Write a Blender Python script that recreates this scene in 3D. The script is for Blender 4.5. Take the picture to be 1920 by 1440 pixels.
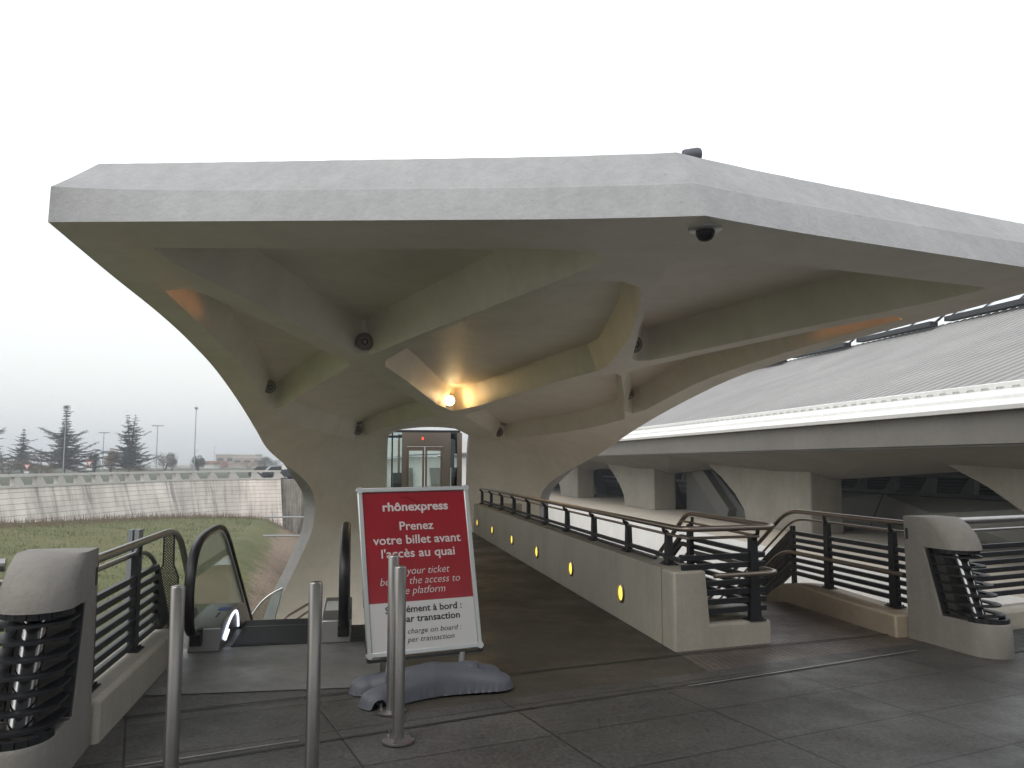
import bpy, bmesh, math, random
import numpy as np
from mathutils import Vector, Matrix
R=math.radians
for o in list(bpy.data.objects): bpy.data.objects.remove(o)
SC=bpy.context.scene; COL=SC.collection
# ---------------------------------------------------------------- camera, sky, sun, exposure
cd=bpy.data.cameras.new('camera'); cam=bpy.data.objects.new('camera',cd); COL.objects.link(cam)
cam.location=(0,0,1.6); cam.rotation_euler=(R(90)+math.atan(148/1500),0,0)
cd.sensor_width=36; cd.lens=36*1500/1920; cd.clip_start=.05; cd.clip_end=6000
SC.camera=cam
SC.view_settings.view_transform='Standard'; SC.view_settings.look='None'; SC.view_settings.exposure=.08; SC.view_settings.gamma=1
wd=bpy.data.worlds.new("World"); SC.world=wd; wd.use_nodes=True
nt=wd.node_tree; nt.nodes.clear()
def N(nt,t,**k):
    n=nt.nodes.new(t)
    for a,b in k.items(): setattr(n,a,b)
    return n
SUN_EL,SUN_AZ=R(48),R(215)
sky=N(nt,'ShaderNodeTexSky',sky_type='NISHITA',sun_disc=False,sun_elevation=SUN_EL,sun_rotation=SUN_AZ,air_density=2,dust_density=4)
bg1=N(nt,'ShaderNodeBackground'); bg1.inputs[1].default_value=.05; nt.links.new(sky.outputs[0],bg1.inputs[0])
tc=N(nt,'ShaderNodeTexCoord'); sp=N(nt,'ShaderNodeSeparateXYZ'); nt.links.new(tc.outputs['Generated'],sp.inputs[0])
ramp=N(nt,'ShaderNodeValToRGB'); cr=ramp.color_ramp
cols=[(0,(.55,.58,.60)),(.02,(.70,.74,.77)),(.09,(.80,.84,.87)),(.18,(.90,.93,.95)),(.25,(.90,.93,.95)),(.37,(1.22,1.22,1.23)),(.6,(1.25,1.25,1.27)),(1,(1.05,1.05,1.07))]
while len(cr.elements)<len(cols): cr.elements.new(.5)
for e,(p,c) in zip(cr.elements,cols): e.position=p; e.color=(*c,1)
nz=N(nt,'ShaderNodeTexNoise'); nz.inputs['Scale'].default_value=2.2; nz.inputs['Detail'].default_value=4; nt.links.new(tc.outputs['Generated'],nz.inputs['Vector'])
ma=N(nt,'ShaderNodeMath',operation='MULTIPLY_ADD'); nt.links.new(nz.outputs[0],ma.inputs[0]); ma.inputs[1].default_value=.05; nt.links.new(sp.outputs[2],ma.inputs[2])
mb_=N(nt,'ShaderNodeMath',operation='SUBTRACT'); nt.links.new(ma.outputs[0],mb_.inputs[0]); mb_.inputs[1].default_value=.025
nt.links.new(mb_.outputs[0],ramp.inputs[0])
bg2=N(nt,'ShaderNodeBackground'); bg2.inputs[1].default_value=1.0; nt.links.new(ramp.outputs[0],bg2.inputs[0])
ad=N(nt,'ShaderNodeAddShader'); nt.links.new(bg1.outputs[0],ad.inputs[0]); nt.links.new(bg2.outputs[0],ad.inputs[1])
wo=N(nt,'ShaderNodeOutputWorld'); nt.links.new(ad.outputs[0],wo.inputs[0])
sl=bpy.data.lights.new('sun','SUN'); sl.energy=.5; sl.angle=R(25); sl.color=(1,.97,.93)
so=bpy.data.objects.new('sun',sl); COL.objects.link(so); so.location=(0,0,30)
so.rotation_euler=Vector((math.sin(SUN_AZ)*math.cos(SUN_EL),math.cos(SUN_AZ)*math.cos(SUN_EL),math.sin(SUN_EL))).to_track_quat('Z','Y').to_euler()

# ---------------------------------------------------------------- helpers
AX=R(11); NV=Vector((math.cos(AX),math.sin(AX),0)); TV=Vector((-math.sin(AX),math.cos(AX),0)); AD=2.2
def A(s,t,z=0.): return NV*(s+AD)+TV*t+Vector((0,0,z))       # station axis frame: s across, t along
EV=Vector((math.cos(R(25)),math.sin(R(25)),0)); FV=Vector((-EV.y,EV.x,0))  # along / across the bridge edge
V=Vector
class MB:
    def __init__(s): s.v=[]; s.f=[]
    def add(s,vs,fs):
        b=len(s.v); s.v+=[V(v) for v in vs]; s.f+=[tuple(b+i for i in f) for f in fs]
    def box(s,c,d,X=None,Y=None,Z=None):
        c=V(c); X=(X or V((1,0,0))).normalized(); Z=(Z or V((0,0,1))).normalized(); Y=(Y or Z.cross(X)).normalized()
        vs=[c+X*(a*d[0]/2)+Y*(b*d[1]/2)+Z*(e*d[2]/2) for e in (-1,1) for a,b in ((-1,-1),(1,-1),(1,1),(-1,1))]
        s.add(vs,[(3,2,1,0),(4,5,6,7),(0,1,5,4),(1,2,6,5),(2,3,7,6),(3,0,4,7)])
    def bar(s,p,q,w,h,up=None):
        p=V(p);q=V(q);X=(q-p); L=X.length; X=X/L; up=up or V((0,0,1)); Y=up.cross(X)
        if Y.length<1e-5: Y=V((1,0,0)).cross(X)
        Y.normalize(); Z=X.cross(Y); s.box((p+q)/2,(L,w,h),X,Y,Z)
    def prism(s,poly,ext):   # poly: 3D points (planar); ext vector
        n=len(poly); ext=V(ext); a=[V(p) for p in poly]
        s.add(a+[p+ext for p in a],[tuple(range(n))[::-1],tuple(range(n,2*n))]+[(i,(i+1)%n,n+(i+1)%n,n+i) for i in range(n)])
    def tube(s,path,r,n=10,caps=True):
        P=[V(p) for p in path]; m=len(P); rr=r if isinstance(r,(list,tuple)) else [r]*m
        b=len(s.v); T0=(P[1]-P[0]).normalized(); u=T0.orthogonal().normalized()
        for i,p in enumerate(P):
            T=((P[min(i+1,m-1)]-p).normalized()+(p-P[max(i-1,0)]).normalized()); 
            T=T.normalized() if T.length>1e-6 else T0
            u=(u-T*u.dot(T)).normalized(); w=T.cross(u)
            for j in range(n):
                a=2*math.pi*j/n; s.v.append(p+(u*math.cos(a)+w*math.sin(a))*rr[i])
        for i in range(m-1):
            for j in range(n):
                k=(j+1)%n; s.f.append((b+i*n+j,b+i*n+k,b+(i+1)*n+k,b+(i+1)*n+j))
        if caps: s.f.append(tuple(b+j for j in range(n))[::-1]); s.f.append(tuple(b+(m-1)*n+j for j in range(n)))
    def cyl(s,p,q,r,n=20): s.tube([p,q],r,n)
    def lathe(s,c,axis,prof,n=24):   # prof: (r,h)
        c=V(c); Z=V(axis).normalized(); X=Z.orthogonal().normalized(); Y=Z.cross(X); b=len(s.v)
        for r,h in prof:
            for j in range(n):
                a=2*math.pi*j/n; s.v.append(c+X*(r*math.cos(a))+Y*(r*math.sin(a))+Z*h)
        for i in range(len(prof)-1):
            for j in range(n):
                k=(j+1)%n; s.f.append((b+i*n+j,b+i*n+k,b+(i+1)*n+k,b+(i+1)*n+j))
        s.f.append(tuple(b+j for j in range(n))[::-1]); s.f.append(tuple(b+(len(prof)-1)*n+j for j in range(n)))
    def build(s,name,mat,parent=None,smooth=35,bevel=0,fix=True):
        me=bpy.data.meshes.new(name); off=V((0,0,0)); p=parent
        while p is not None: off=off+V(p.location); p=p.parent
        me.from_pydata([tuple(v-off) for v in s.v],[],s.f)
        if fix:
            bm=bmesh.new(); bm.from_mesh(me); bmesh.ops.recalc_face_normals(bm,faces=bm.faces); bm.to_mesh(me); bm.free()
        o=bpy.data.objects.new(name,me); COL.objects.link(o)
        if mat: me.materials.append(mat)
        if parent: o.parent=parent
        if bevel:
            m=o.modifiers.new('bevel','BEVEL'); m.width=bevel; m.segments=2; m.limit_method='ANGLE'; m.angle_limit=R(40)
        if smooth:
            me.polygons.foreach_set('use_smooth',[True]*len(me.polygons)); me.set_sharp_from_angle(angle=R(smooth))
        return o
def tag(o,label=None,cat=None,group=None,kind=None):
    if label:o['label']=label
    if cat:o['category']=cat
    if group:o['group']=group
    if kind:o['kind']=kind
    return o
def thing(name,loc,label,cat,group=None):
    o=bpy.data.objects.new(name,None); COL.objects.link(o); o.location=loc; o.empty_display_size=.2
    return tag(o,label,cat,group)
def kids(o): return [c for c in bpy.data.objects if c.parent==o]
def dup(o,loc=None,rz=None,label=None,parent=None):
    c=o.copy(); COL.objects.link(c); c.parent=parent
    if loc is not None: c.location=loc
    if rz is not None: c.rotation_euler=(0,0,rz)
    if label: c['label']=label
    for k in kids(o): dup(k,parent=c)
    return c
def arc(p0,p1,p2,n=6):   # rounded corner
    return [V(p0)*(1-t)**2+V(p1)*2*t*(1-t)+V(p2)*t*t for t in [i/n for i in range(n+1)]]
def rounded(path,r=.1,n=5):
    P=[V(p) for p in path]; out=[P[0]]
    for i in range(1,len(P)-1):
        a=(P[i-1]-P[i]);b=(P[i+1]-P[i]); ra=min(r,a.length*.45);rb=min(r,b.length*.45)
        out+=arc(P[i]+a.normalized()*ra,P[i],P[i]+b.normalized()*rb,n)
    return out+[P[-1]]

# ---------------------------------------------------------------- materials
def mat(name,col,rough=.7,metal=0.,noise=None,bump=0.,bscale=30,streak=0.,spec=.5,speck=0.,stain=None,coat=0):
    m=bpy.data.materials.new(name); m.use_nodes=True; nt=m.node_tree; b=nt.nodes['Principled BSDF']; L=nt.links.new
    b.inputs['Roughness'].default_value=rough; b.inputs['Metallic'].default_value=metal; b.inputs['Specular IOR Level'].default_value=spec
    b.inputs['Coat Weight'].default_value=coat
    tc=N(nt,'ShaderNodeTexCoord'); ge=N(nt,'ShaderNodeNewGeometry'); cur=None
    rgb=N(nt,'ShaderNodeRGB'); rgb.outputs[0].default_value=(*col,1); cur=rgb.outputs[0]
    def mul(cur,fac_out,lo,hi,f0=.3,f1=.7):
        r=N(nt,'ShaderNodeMapRange'); r.inputs['From Min'].default_value=f0; r.inputs['From Max'].default_value=f1
        r.inputs['To Min'].default_value=lo; r.inputs['To Max'].default_value=hi; L(fac_out,r.inputs[0])
        v=N(nt,'ShaderNodeVectorMath',operation='SCALE'); L(cur,v.inputs[0]); L(r.outputs[0],v.inputs['Scale']); return v.outputs[0]
    if noise:
        for sc,amt in noise:
            n=N(nt,'ShaderNodeTexNoise'); n.inputs['Scale'].default_value=sc; n.inputs['Detail'].default_value=6; n.inputs['Roughness'].default_value=.6
            L(ge.outputs['Position'],n.inputs['Vector']); cur=mul(cur,n.outputs[0],1-amt,1+amt)
    if streak:
        mp=N(nt,'ShaderNodeMapping'); mp.inputs['Scale'].default_value=(3.5,3.5,.18); L(ge.outputs['Position'],mp.inputs[0])
        n=N(nt,'ShaderNodeTexNoise'); n.inputs['Scale'].default_value=1.6; n.inputs['Detail'].default_value=7; n.inputs['Roughness'].default_value=.7; L(mp.outputs[0],n.inputs['Vector'])
        cur=mul(cur,n.outputs[0],1-streak,1,.35,.6)
    if speck:
        n=N(nt,'ShaderNodeTexNoise'); n.inputs['Scale'].default_value=180; n.inputs['Detail'].default_value=2; L(ge.outputs['Position'],n.inputs['Vector']); cur=mul(cur,n.outputs[0],1-speck,1+speck)
    L(cur,b.inputs['Base Color'])
    if stain:   # small pits and dirt spots
        vo=N(nt,'ShaderNodeTexVoronoi'); vo.inputs['Scale'].default_value=stain; L(ge.outputs['Position'],vo.inputs['Vector'])
        n=N(nt,'ShaderNodeTexNoise'); n.inputs['Scale'].default_value=stain*.35; L(ge.outputs['Position'],n.inputs['Vector'])
        a1=N(nt,'ShaderNodeMapRange'); a1.inputs[1].default_value=.03; a1.inputs[2].default_value=.10; a1.inputs[3].default_value=.55; a1.inputs[4].default_value=1; L(vo.outputs['Distance'],a1.inputs[0])
        a2=N(nt,'ShaderNodeMapRange'); a2.inputs[1].default_value=.58; a2.inputs[2].default_value=.66; L(n.outputs[0],a2.inputs[0])
        mm=N(nt,'ShaderNodeMix'); L(a2.outputs[0],mm.inputs[0]); mm.inputs[2].default_value=1; L(a1.outputs[0],mm.inputs[3])
        v=N(nt,'ShaderNodeVectorMath',operation='SCALE'); L(cur,v.inputs[0]); L(mm.outputs[0],v.inputs['Scale']); cur=v.outputs[0]; L(cur,b.inputs['Base Color'])
    if bump:
        n=N(nt,'ShaderNodeTexNoise'); n.inputs['Scale'].default_value=bscale; n.inputs['Detail'].default_value=5; L(ge.outputs['Position'],n.inputs['Vector'])
        bp=N(nt,'ShaderNodeBump'); bp.inputs['Strength'].default_value=bump; bp.inputs['Distance'].default_value=.02; L(n.outputs[0],bp.inputs['Height']); L(bp.outputs[0],b.inputs['Normal'])
    m['cur']=0; return m
def emis(name,col,st):
    m=bpy.data.materials.new(name); m.use_nodes=True; b=m.node_tree.nodes['Principled BSDF']
    b.inputs['Base Color'].default_value=(*col,1); b.inputs['Emission Color'].default_value=(*col,1); b.inputs['Emission Strength'].default_value=st; return m
def glassm(name,tint,alpha,rough=.02):
    m=bpy.data.materials.new(name); m.use_nodes=True; nt=m.node_tree; nt.nodes.clear(); L=nt.links.new
    t=N(nt,'ShaderNodeBsdfTransparent'); t.inputs[0].default_value=(*tint,1)
    g=N(nt,'ShaderNodeBsdfGlossy'); g.inputs['Roughness'].default_value=rough
    f=N(nt,'ShaderNodeFresnel'); f.inputs[0].default_value=1.5
    a=N(nt,'ShaderNodeMath',operation='MULTIPLY_ADD'); L(f.outputs[0],a.inputs[0]); a.inputs[1].default_value=.6; a.inputs[2].default_value=alpha
    x=N(nt,'ShaderNodeMixShader'); L(a.outputs[0],x.inputs[0]); L(t.outputs[0],x.inputs[1]); L(g.outputs[0],x.inputs[2])
    o=N(nt,'ShaderNodeOutputMaterial'); L(x.outputs[0],o.inputs[0]); return m
M={}
M['fascia']=mat('canopy_concrete',(.325,.330,.335),.8,noise=[(1.1,.07),(9,.06),(45,.04)],bump=.35,bscale=25,streak=.08,stain=7)
M['beige']=mat('beige_painted_concrete',(.80,.762,.67),.5,noise=[(.8,.07),(4,.04),(40,.03)],bump=.12,bscale=12)
M['pier']=mat('pier_concrete',(.235,.225,.205),.75,noise=[(2,.10),(20,.05),(70,.04)],bump=.2,bscale=60,streak=.12,stain=22)
M['wall']=mat('ramp_wall_concrete',(.37,.345,.29),.7,noise=[(1.5,.10),(18,.04),(70,.04)],bump=.15,bscale=50,streak=.10,stain=18)
M['kerb']=mat('kerb_beige_concrete',(.34,.285,.215),.75,noise=[(2.,.10),(18,.05)],bump=.2,bscale=40)
M['steel']=mat('brushed_steel',(.34,.33,.32),.33,.95,noise=[(8,.05)])
M['steelb']=mat('bronze_tinted_steel',(.30,.25,.215),.3,.9)
M['dark']=mat('dark_painted_steel',(.012,.013,.016),.45,0,noise=[(6,.15)])
M['black']=mat('black_rubber',(.008,.008,.009),.4)
M['plastic']=mat('grey_plastic',(.085,.093,.113),.55,noise=[(5,.10),(40,.05)],bump=.1,bscale=90)
M['alu']=mat('aluminium_frame',(.55,.57,.57),.4,.75)
M['glass']=glassm('balustrade_glass',(.88,.92,.90),.02)
M['winglass']=glassm('window_glass',(.75,.82,.80),.03)
M['red']=mat('red_poster_print',(.25,.008,.016),.3,noise=[(3,.10),(14,.05)],bump=.15,bscale=4,coat=.3)
M['white']=mat('white_poster_print',(.48,.48,.48),.4,coat=.2)
M['ltext']=mat('pale_lettering',(.55,.50,.50),.5)
M['dtext']=mat('dark_lettering',(.02,.02,.025),.5)
M['bronze']=mat('bronze_lift_steel',(.20,.17,.14),.38,.6)
M['roofm']=mat('ribbed_metal_roof',(.29,.29,.285),.6,.0,noise=[(.5,.10),(.1,.08)])
M['hall']=mat('hall_concrete',(.165,.158,.140),.8,noise=[(.6,.10),(5,.05)],bump=.2,bscale=15,streak=.04)
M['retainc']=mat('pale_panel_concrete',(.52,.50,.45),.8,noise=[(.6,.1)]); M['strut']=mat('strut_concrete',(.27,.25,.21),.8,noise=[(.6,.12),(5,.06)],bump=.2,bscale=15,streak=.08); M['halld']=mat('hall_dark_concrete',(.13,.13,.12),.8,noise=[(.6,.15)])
M['apron']=mat('white_roof_apron',(.74,.74,.72),.6,noise=[(.8,.06)],streak=.06)
M['ledge']=mat('ledge_concrete',(.46,.42,.35),.8,noise=[(.7,.10),(6,.04)],streak=.12,bump=.15,bscale=10)
M['lamph']=mat('dull_lamp_housing',(.24,.21,.185),.5); M['lens']=mat('frosted_lamp_lens',(.30,.27,.25),.35)
M['warm']=emis('lit_lamp_lens',(1,.78,.42),22)
M['yellow']=emis('yellow_marker_lens',(1,.74,.10),1.35)
M['bark']=mat('bark',(.06,.045,.035),.9,noise=[(3,.2)])
M['conifer']=mat('cedar_needles',(.022,.042,.036),.85,noise=[(.6,.35)])
M['leaf']=mat('olive_leaves',(.075,.075,.035),.85,noise=[(.6,.35)])
M['autumn']=mat('autumn_leaves',(.16,.10,.035),.85,noise=[(.6,.35)])
M['rust']=mat('rust_brown_shrub',(.13,.055,.03),.85,noise=[(.6,.35)])
M['twig']=mat('bare_twigs',(.085,.065,.065),.9)
M['mast']=mat('galvanised_mast',(.30,.32,.33),.6,.2)
M['signred']=mat('sign_red',(.30,.05,.05),.5); M['signwhite']=mat('sign_white',(.6,.6,.6),.5)
M['bldg']=mat('beige_render',(.36,.30,.24),.9,noise=[(.3,.1)]); M['bldgw']=mat('white_cladding',(.55,.55,.54),.8); M['brick']=mat('orange_brick',(.30,.13,.07),.9,noise=[(.4,.15)])
M['win']=mat('dark_window',(.03,.035,.04),.2)
M['car1']=mat('dark_car_paint',(.025,.03,.04),.3,coat=.6); M['car2']=mat('silver_car_paint',(.35,.37,.38),.3,.5,coat=.5)
M['inox']=mat('polished_lamp_tube',(.5,.5,.52),.12,1.)
M['tread']=mat('escalator_tread',(.05,.053,.06),.45,.6)
M['skirt']=mat('escalator_skirt',(.22,.22,.215),.35,.7)
M['led']=emis('blue_white_led',(.75,.80,1),1.6)
M['redled']=emis('red_indicator',(1,.05,.02),3)

def floor_mat(name,col,tile,mort=.012,ang=25,rough=.55,spk=.25,brick=.0,contrast=.10,stain=.35):
    m=bpy.data.materials.new(name); m.use_nodes=True; nt=m.node_tree; b=nt.nodes['Principled BSDF']; L=nt.links.new
    ge=N(nt,'ShaderNodeNewGeometry'); mp=N(nt,'ShaderNodeMapping'); mp.vector_type='TEXTURE'; mp.inputs['Rotation'].default_value=(0,0,R(ang)); L(ge.outputs['Position'],mp.inputs[0])
    br=N(nt,'ShaderNodeTexBrick'); br.offset=brick; br.inputs['Scale'].default_value=1; br.inputs['Brick Width'].default_value=tile[0]; br.inputs['Row Height'].default_value=tile[1]
    br.inputs['Mortar Size'].default_value=mort; br.inputs['Mortar Smooth'].default_value=.3; br.inputs['Bias'].default_value=0
    br.inputs['Color1'].default_value=(1-contrast,)*3+(1,); br.inputs['Color2'].default_value=(1+contrast,)*3+(1,); br.inputs['Mortar'].default_value=(.38,.37,.36,1)
    L(mp.outputs[0],br.inputs['Vector'])
    def noise(sc,lo,hi,f0,f1,det=6,src=None):
        n=N(nt,'ShaderNodeTexNoise'); n.inputs['Scale'].default_value=sc; n.inputs['Detail'].default_value=det; n.inputs['Roughness'].default_value=.65; L(src or ge.outputs['Position'],n.inputs['Vector'])
        r=N(nt,'ShaderNodeMapRange'); r.inputs['From Min'].default_value=f0; r.inputs['From Max'].default_value=f1; r.inputs['To Min'].default_value=lo; r.inputs['To Max'].default_value=hi; L(n.outputs[0],r.inputs[0]); return r.outputs[0],n.outputs[0]
    s1,_=noise(.9,1-stain,1.12,.36,.62); s2,_=noise(6,.9,1.08,.3,.7); s3,n3=noise(38,1-spk,1+spk,.34,.66,5)
    p=N(nt,'ShaderNodeMath',operation='MULTIPLY'); L(s1,p.inputs[0]); L(s2,p.inputs[1]); p2=N(nt,'ShaderNodeMath',operation='MULTIPLY'); L(p.outputs[0],p2.inputs[0]); L(s3,p2.inputs[1])
    c=N(nt,'ShaderNodeVectorMath',operation='MULTIPLY'); L(br.outputs['Color'],c.inputs[0]); c.inputs[1].default_value=col
    v=N(nt,'ShaderNodeVectorMath',operation='SCALE'); L(c.outputs[0],v.inputs[0]); L(p2.outputs[0],v.inputs['Scale']); L(v.outputs[0],b.inputs['Base Color'])
    r,_=noise(1.3,rough-.2,rough+.15,.35,.65); L(r,b.inputs['Roughness'])
    bp=N(nt,'ShaderNodeBump'); bp.inputs['Strength'].default_value=.35; bp.inputs['Distance'].default_value=.004
    mm=N(nt,'ShaderNodeMath',operation='MULTIPLY_ADD'); L(br.outputs['Fac'],mm.inputs[0]); mm.inputs[1].default_value=-1.5; L(n3,mm.inputs[2]); L(mm.outputs[0],bp.inputs['Height']); L(bp.outputs[0],b.inputs['Normal'])
    return m
M['deck']=floor_mat('granite_paving',(.064,.0625,.057),(1.15,.62),mort=.009,contrast=.09,spk=.45,stain=.30)
M['corr']=floor_mat('corridor_floor',(.055,.048,.037),(60,60),mort=.0,ang=11,rough=.6,contrast=0)
M['plate']=floor_mat('landing_paving',(.135,.135,.13),(3.,.9),mort=.004,ang=-20,rough=.5,spk=.12,contrast=.03,stain=.2)
M['cobble']=floor_mat('granite_setts',(.05,.05,.05),(.11,.11),mort=.014,ang=25,brick=.5,contrast=.35)
M['tactile']=floor_mat('pinkish_stud_floor',(.14,.115,.10),(.06,.06),mort=.006,ang=11,contrast=.06)

def ground_mat():
    m=bpy.data.materials.new('lawn_ground'); m.use_nodes=True; nt=m.node_tree; b=nt.nodes['Principled BSDF']; L=nt.links.new; b.inputs['Roughness'].default_value=.95
    ge=N(nt,'ShaderNodeNewGeometry')
    def nz(sc,det=6):
        n=N(nt,'ShaderNodeTexNoise'); n.inputs['Scale'].default_value=sc; n.inputs['Detail'].default_value=det; n.inputs['Roughness'].default_value=.7; L(ge.outputs['Position'],n.inputs['Vector']); return n.outputs[0]
    r=N(nt,'ShaderNodeValToRGB'); e=r.color_ramp.elements; e[0].position=.35; e[0].color=(.075,.092,.026,1); e[1].position=.68; e[1].color=(.16,.135,.065,1)
    x=r.color_ramp.elements.new(.52); x.color=(.115,.122,.038,1); L(nz(.35),r.inputs[0])
    r2=N(nt,'ShaderNodeMapRange'); r2.inputs[1].default_value=.3; r2.inputs[2].default_value=.7; r2.inputs[3].default_value=.6; r2.inputs[4].default_value=1.35; L(nz(7),r2.inputs[0])
    # leaf litter zone on the bank (vertex attribute)
    at=N(nt,'ShaderNodeAttribute'); at.attribute_name='litter'
    rl=N(nt,'ShaderNodeValToRGB'); e=rl.color_ramp.elements; e[0].position=.35; e[0].color=(.12,.075,.045,1); e[1].position=.65; e[1].color=(.38,.30,.22,1); L(nz(9,8),rl.inputs[0])
    am=N(nt,'ShaderNodeMath',operation='MULTIPLY_ADD'); L(nz(.8),am.inputs[0]); am.inputs[1].default_value=.9; L(at.outputs['Fac'],am.inputs[2])
    am2=N(nt,'ShaderNodeMapRange'); am2.inputs[1].default_value=.8; am2.inputs[2].default_value=1.05; L(am.outputs[0],am2.inputs[0])
    mx=N(nt,'ShaderNodeMix',data_type='RGBA'); L(am2.outputs[0],mx.inputs[0]); L(r.outputs[0],mx.inputs[6]); L(rl.outputs[0],mx.inputs[7])
    v=N(nt,'ShaderNodeVectorMath',operation='SCALE'); L(mx.outputs[2],v.inputs[0]); L(r2.outputs[0],v.inputs['Scale']); L(v.outputs[0],b.inputs['Base Color'])
    bp=N(nt,'ShaderNodeBump'); bp.inputs['Strength'].default_value=.8; bp.inputs['Distance'].default_value=.1; L(nz(12,8),bp.inputs['Height']); L(bp.outputs[0],b.inputs['Normal'])
    return m
M['ground']=ground_mat()
def retaining_mat():   # battered concrete wall: course lines + slanted dirt runs
    m=bpy.data.materials.new('stained_retaining_concrete'); m.use_nodes=True; nt=m.node_tree; b=nt.nodes['Principled BSDF']; L=nt.links.new; b.inputs['Roughness'].default_value=.9
    uv=N(nt,'ShaderNodeUVMap')
    sx=N(nt,'ShaderNodeSeparateXYZ'); L(uv.outputs[0],sx.inputs[0])
    # lines each 0.33 m
    fr=N(nt,'ShaderNodeMath',operation='FRACT'); dv=N(nt,'ShaderNodeMath',operation='MULTIPLY'); L(sx.outputs[1],dv.inputs[0]); dv.inputs[1].default_value=2.6; L(dv.outputs[0],fr.inputs[0])
    ln=N(nt,'ShaderNodeMath',operation='LESS_THAN'); L(fr.outputs[0],ln.inputs[0]); ln.inputs[1].default_value=.075
    mp=N(nt,'ShaderNodeMapping'); mp.inputs['Rotation'].default_value=(0,0,R(-32)); mp.inputs['Scale'].default_value=(1.1,.09,1); L(uv.outputs[0],mp.inputs[0])
    n1=N(nt,'ShaderNodeTexNoise'); n1.inputs['Scale'].default_value=.9; n1.inputs['Detail'].default_value=8; n1.inputs['Roughness'].default_value=.75; L(mp.outputs[0],n1.inputs['Vector'])
    r=N(nt,'ShaderNodeValToRGB'); e=r.color_ramp.elements; e[0].position=.36; e[0].color=(.27,.245,.225,1); e[1].position=.52; e[1].color=(.74,.68,.62,1); x=r.color_ramp.elements.new(.44); x.color=(.60,.55,.50,1); L(n1.outputs[0],r.inputs[0])
    n2=N(nt,'ShaderNodeTexNoise'); n2.inputs['Scale'].default_value=.35; n2.inputs['Detail'].default_value=6; L(uv.outputs[0],n2.inputs['Vector'])
    r2=N(nt,'ShaderNodeMapRange'); r2.inputs[1].default_value=.35; r2.inputs[2].default_value=.65; r2.inputs[3].default_value=.75; r2.inputs[4].default_value=1.1; L(n2.outputs[0],r2.inputs[0])
    v=N(nt,'ShaderNodeVectorMath',operation='SCALE'); L(r.outputs[0],v.inputs[0]); L(r2.outputs[0],v.inputs['Scale'])
    mx=N(nt,'ShaderNodeMix',data_type='RGBA',blend_type='MIX'); L(ln.outputs[0],mx.inputs[0]); L(v.outputs[0],mx.inputs[6]); mx.inputs[7].default_value=(.20,.18,.16,1)
    L(mx.outputs[2],b.inputs['Base Color']); return m
M['retain']=retaining_mat(); M['parapet']=mat('parapet_concrete',(.52,.50,.475),.85,noise=[(.5,.10)])
def perf_mat():
    m=bpy.data.materials.new('perforated_steel'); m.use_nodes=True; nt=m.node_tree; L=nt.links.new; b=nt.nodes['Principled BSDF']
    b.inputs['Base Color'].default_value=(.02,.016,.014,1); b.inputs['Roughness'].default_value=.5
    uv=N(nt,'ShaderNodeUVMap'); vo=N(nt,'ShaderNodeTexVoronoi'); vo.inputs['Scale'].default_value=62; vo.inputs['Randomness'].default_value=0
    mp=N(nt,'ShaderNodeMapping'); mp.inputs['Rotation'].default_value=(0,0,R(45)); L(uv.outputs[0],mp.inputs[0]); vo.voronoi_dimensions='2D'; L(mp.outputs[0],vo.inputs['Vector'])
    lt=N(nt,'ShaderNodeMath',operation='LESS_THAN'); L(vo.outputs['Distance'],lt.inputs[0]); lt.inputs[1].default_value=.31
    t=N(nt,'ShaderNodeBsdfTransparent'); x=N(nt,'ShaderNodeMixShader'); L(lt.outputs[0],x.inputs[0]); L(b.outputs[0],x.inputs[1]); L(t.outputs[0],x.inputs[2])
    L(x.outputs[0],nt.nodes['Material Output'].inputs[0]); return m
M['perf']=perf_mat()
rnd=random.Random(7)
# ---------------------------------------------------------------- entrance canopy (ribbed concrete shell)
EK=np.array([(4.4,6.13,3.32),(4.4,7.6,3.29),(4.4,9.5,3.27),(4.42,11.3,3.22),(4.45,13.6,3.09),(4.44,16.3,2.75),(4.42,18.8,2.34),(4.35,20.5,1.96),(4.07,21.8,1.6),(3.73,22.8,1.28),(3.48,23.6,.94),(3.35,24.06,.49),(3.4,24.2,-.3),(3.75,24.2,-1.2),(4.2,24.2,-2.2),(4.6,24.2,-3.5),(5.2,24.2,-6)])
CK=np.array([(5.13,3.22),(7.2,3.23),(9.5,3.22),(11.5,3.18),(13.8,3.10),(16.5,2.93),(19.5,2.72),(22,2.6),(23.6,2.5),(24.6,2.43),(25.0,1.9),(25.1,1.2),(25.15,.3),(25.2,-.6),(25.2,-2),(25.2,-3.5),(25.2,-6)])
U0=.284
def cat(K,k):
    n=len(K); i=np.clip(np.floor(k).astype(int),0,n-2); f=(k-i)[...,None]
    g=lambda j:K[np.clip(j,0,n-1)]
    p0,p1,p2,p3=g(i-1),g(i),g(i+1),g(i+2)
    p0=np.where((i==0)[...,None],2*p1-p2,p0); p3=np.where((i==n-2)[...,None],2*p2-p1,p3)
    return .5*((2*p1)+(-p0+p2)*f+(2*p0-5*p1+4*p2-p3)*f*f+(-p0+3*p1-3*p2+p3)*f**3)
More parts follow.
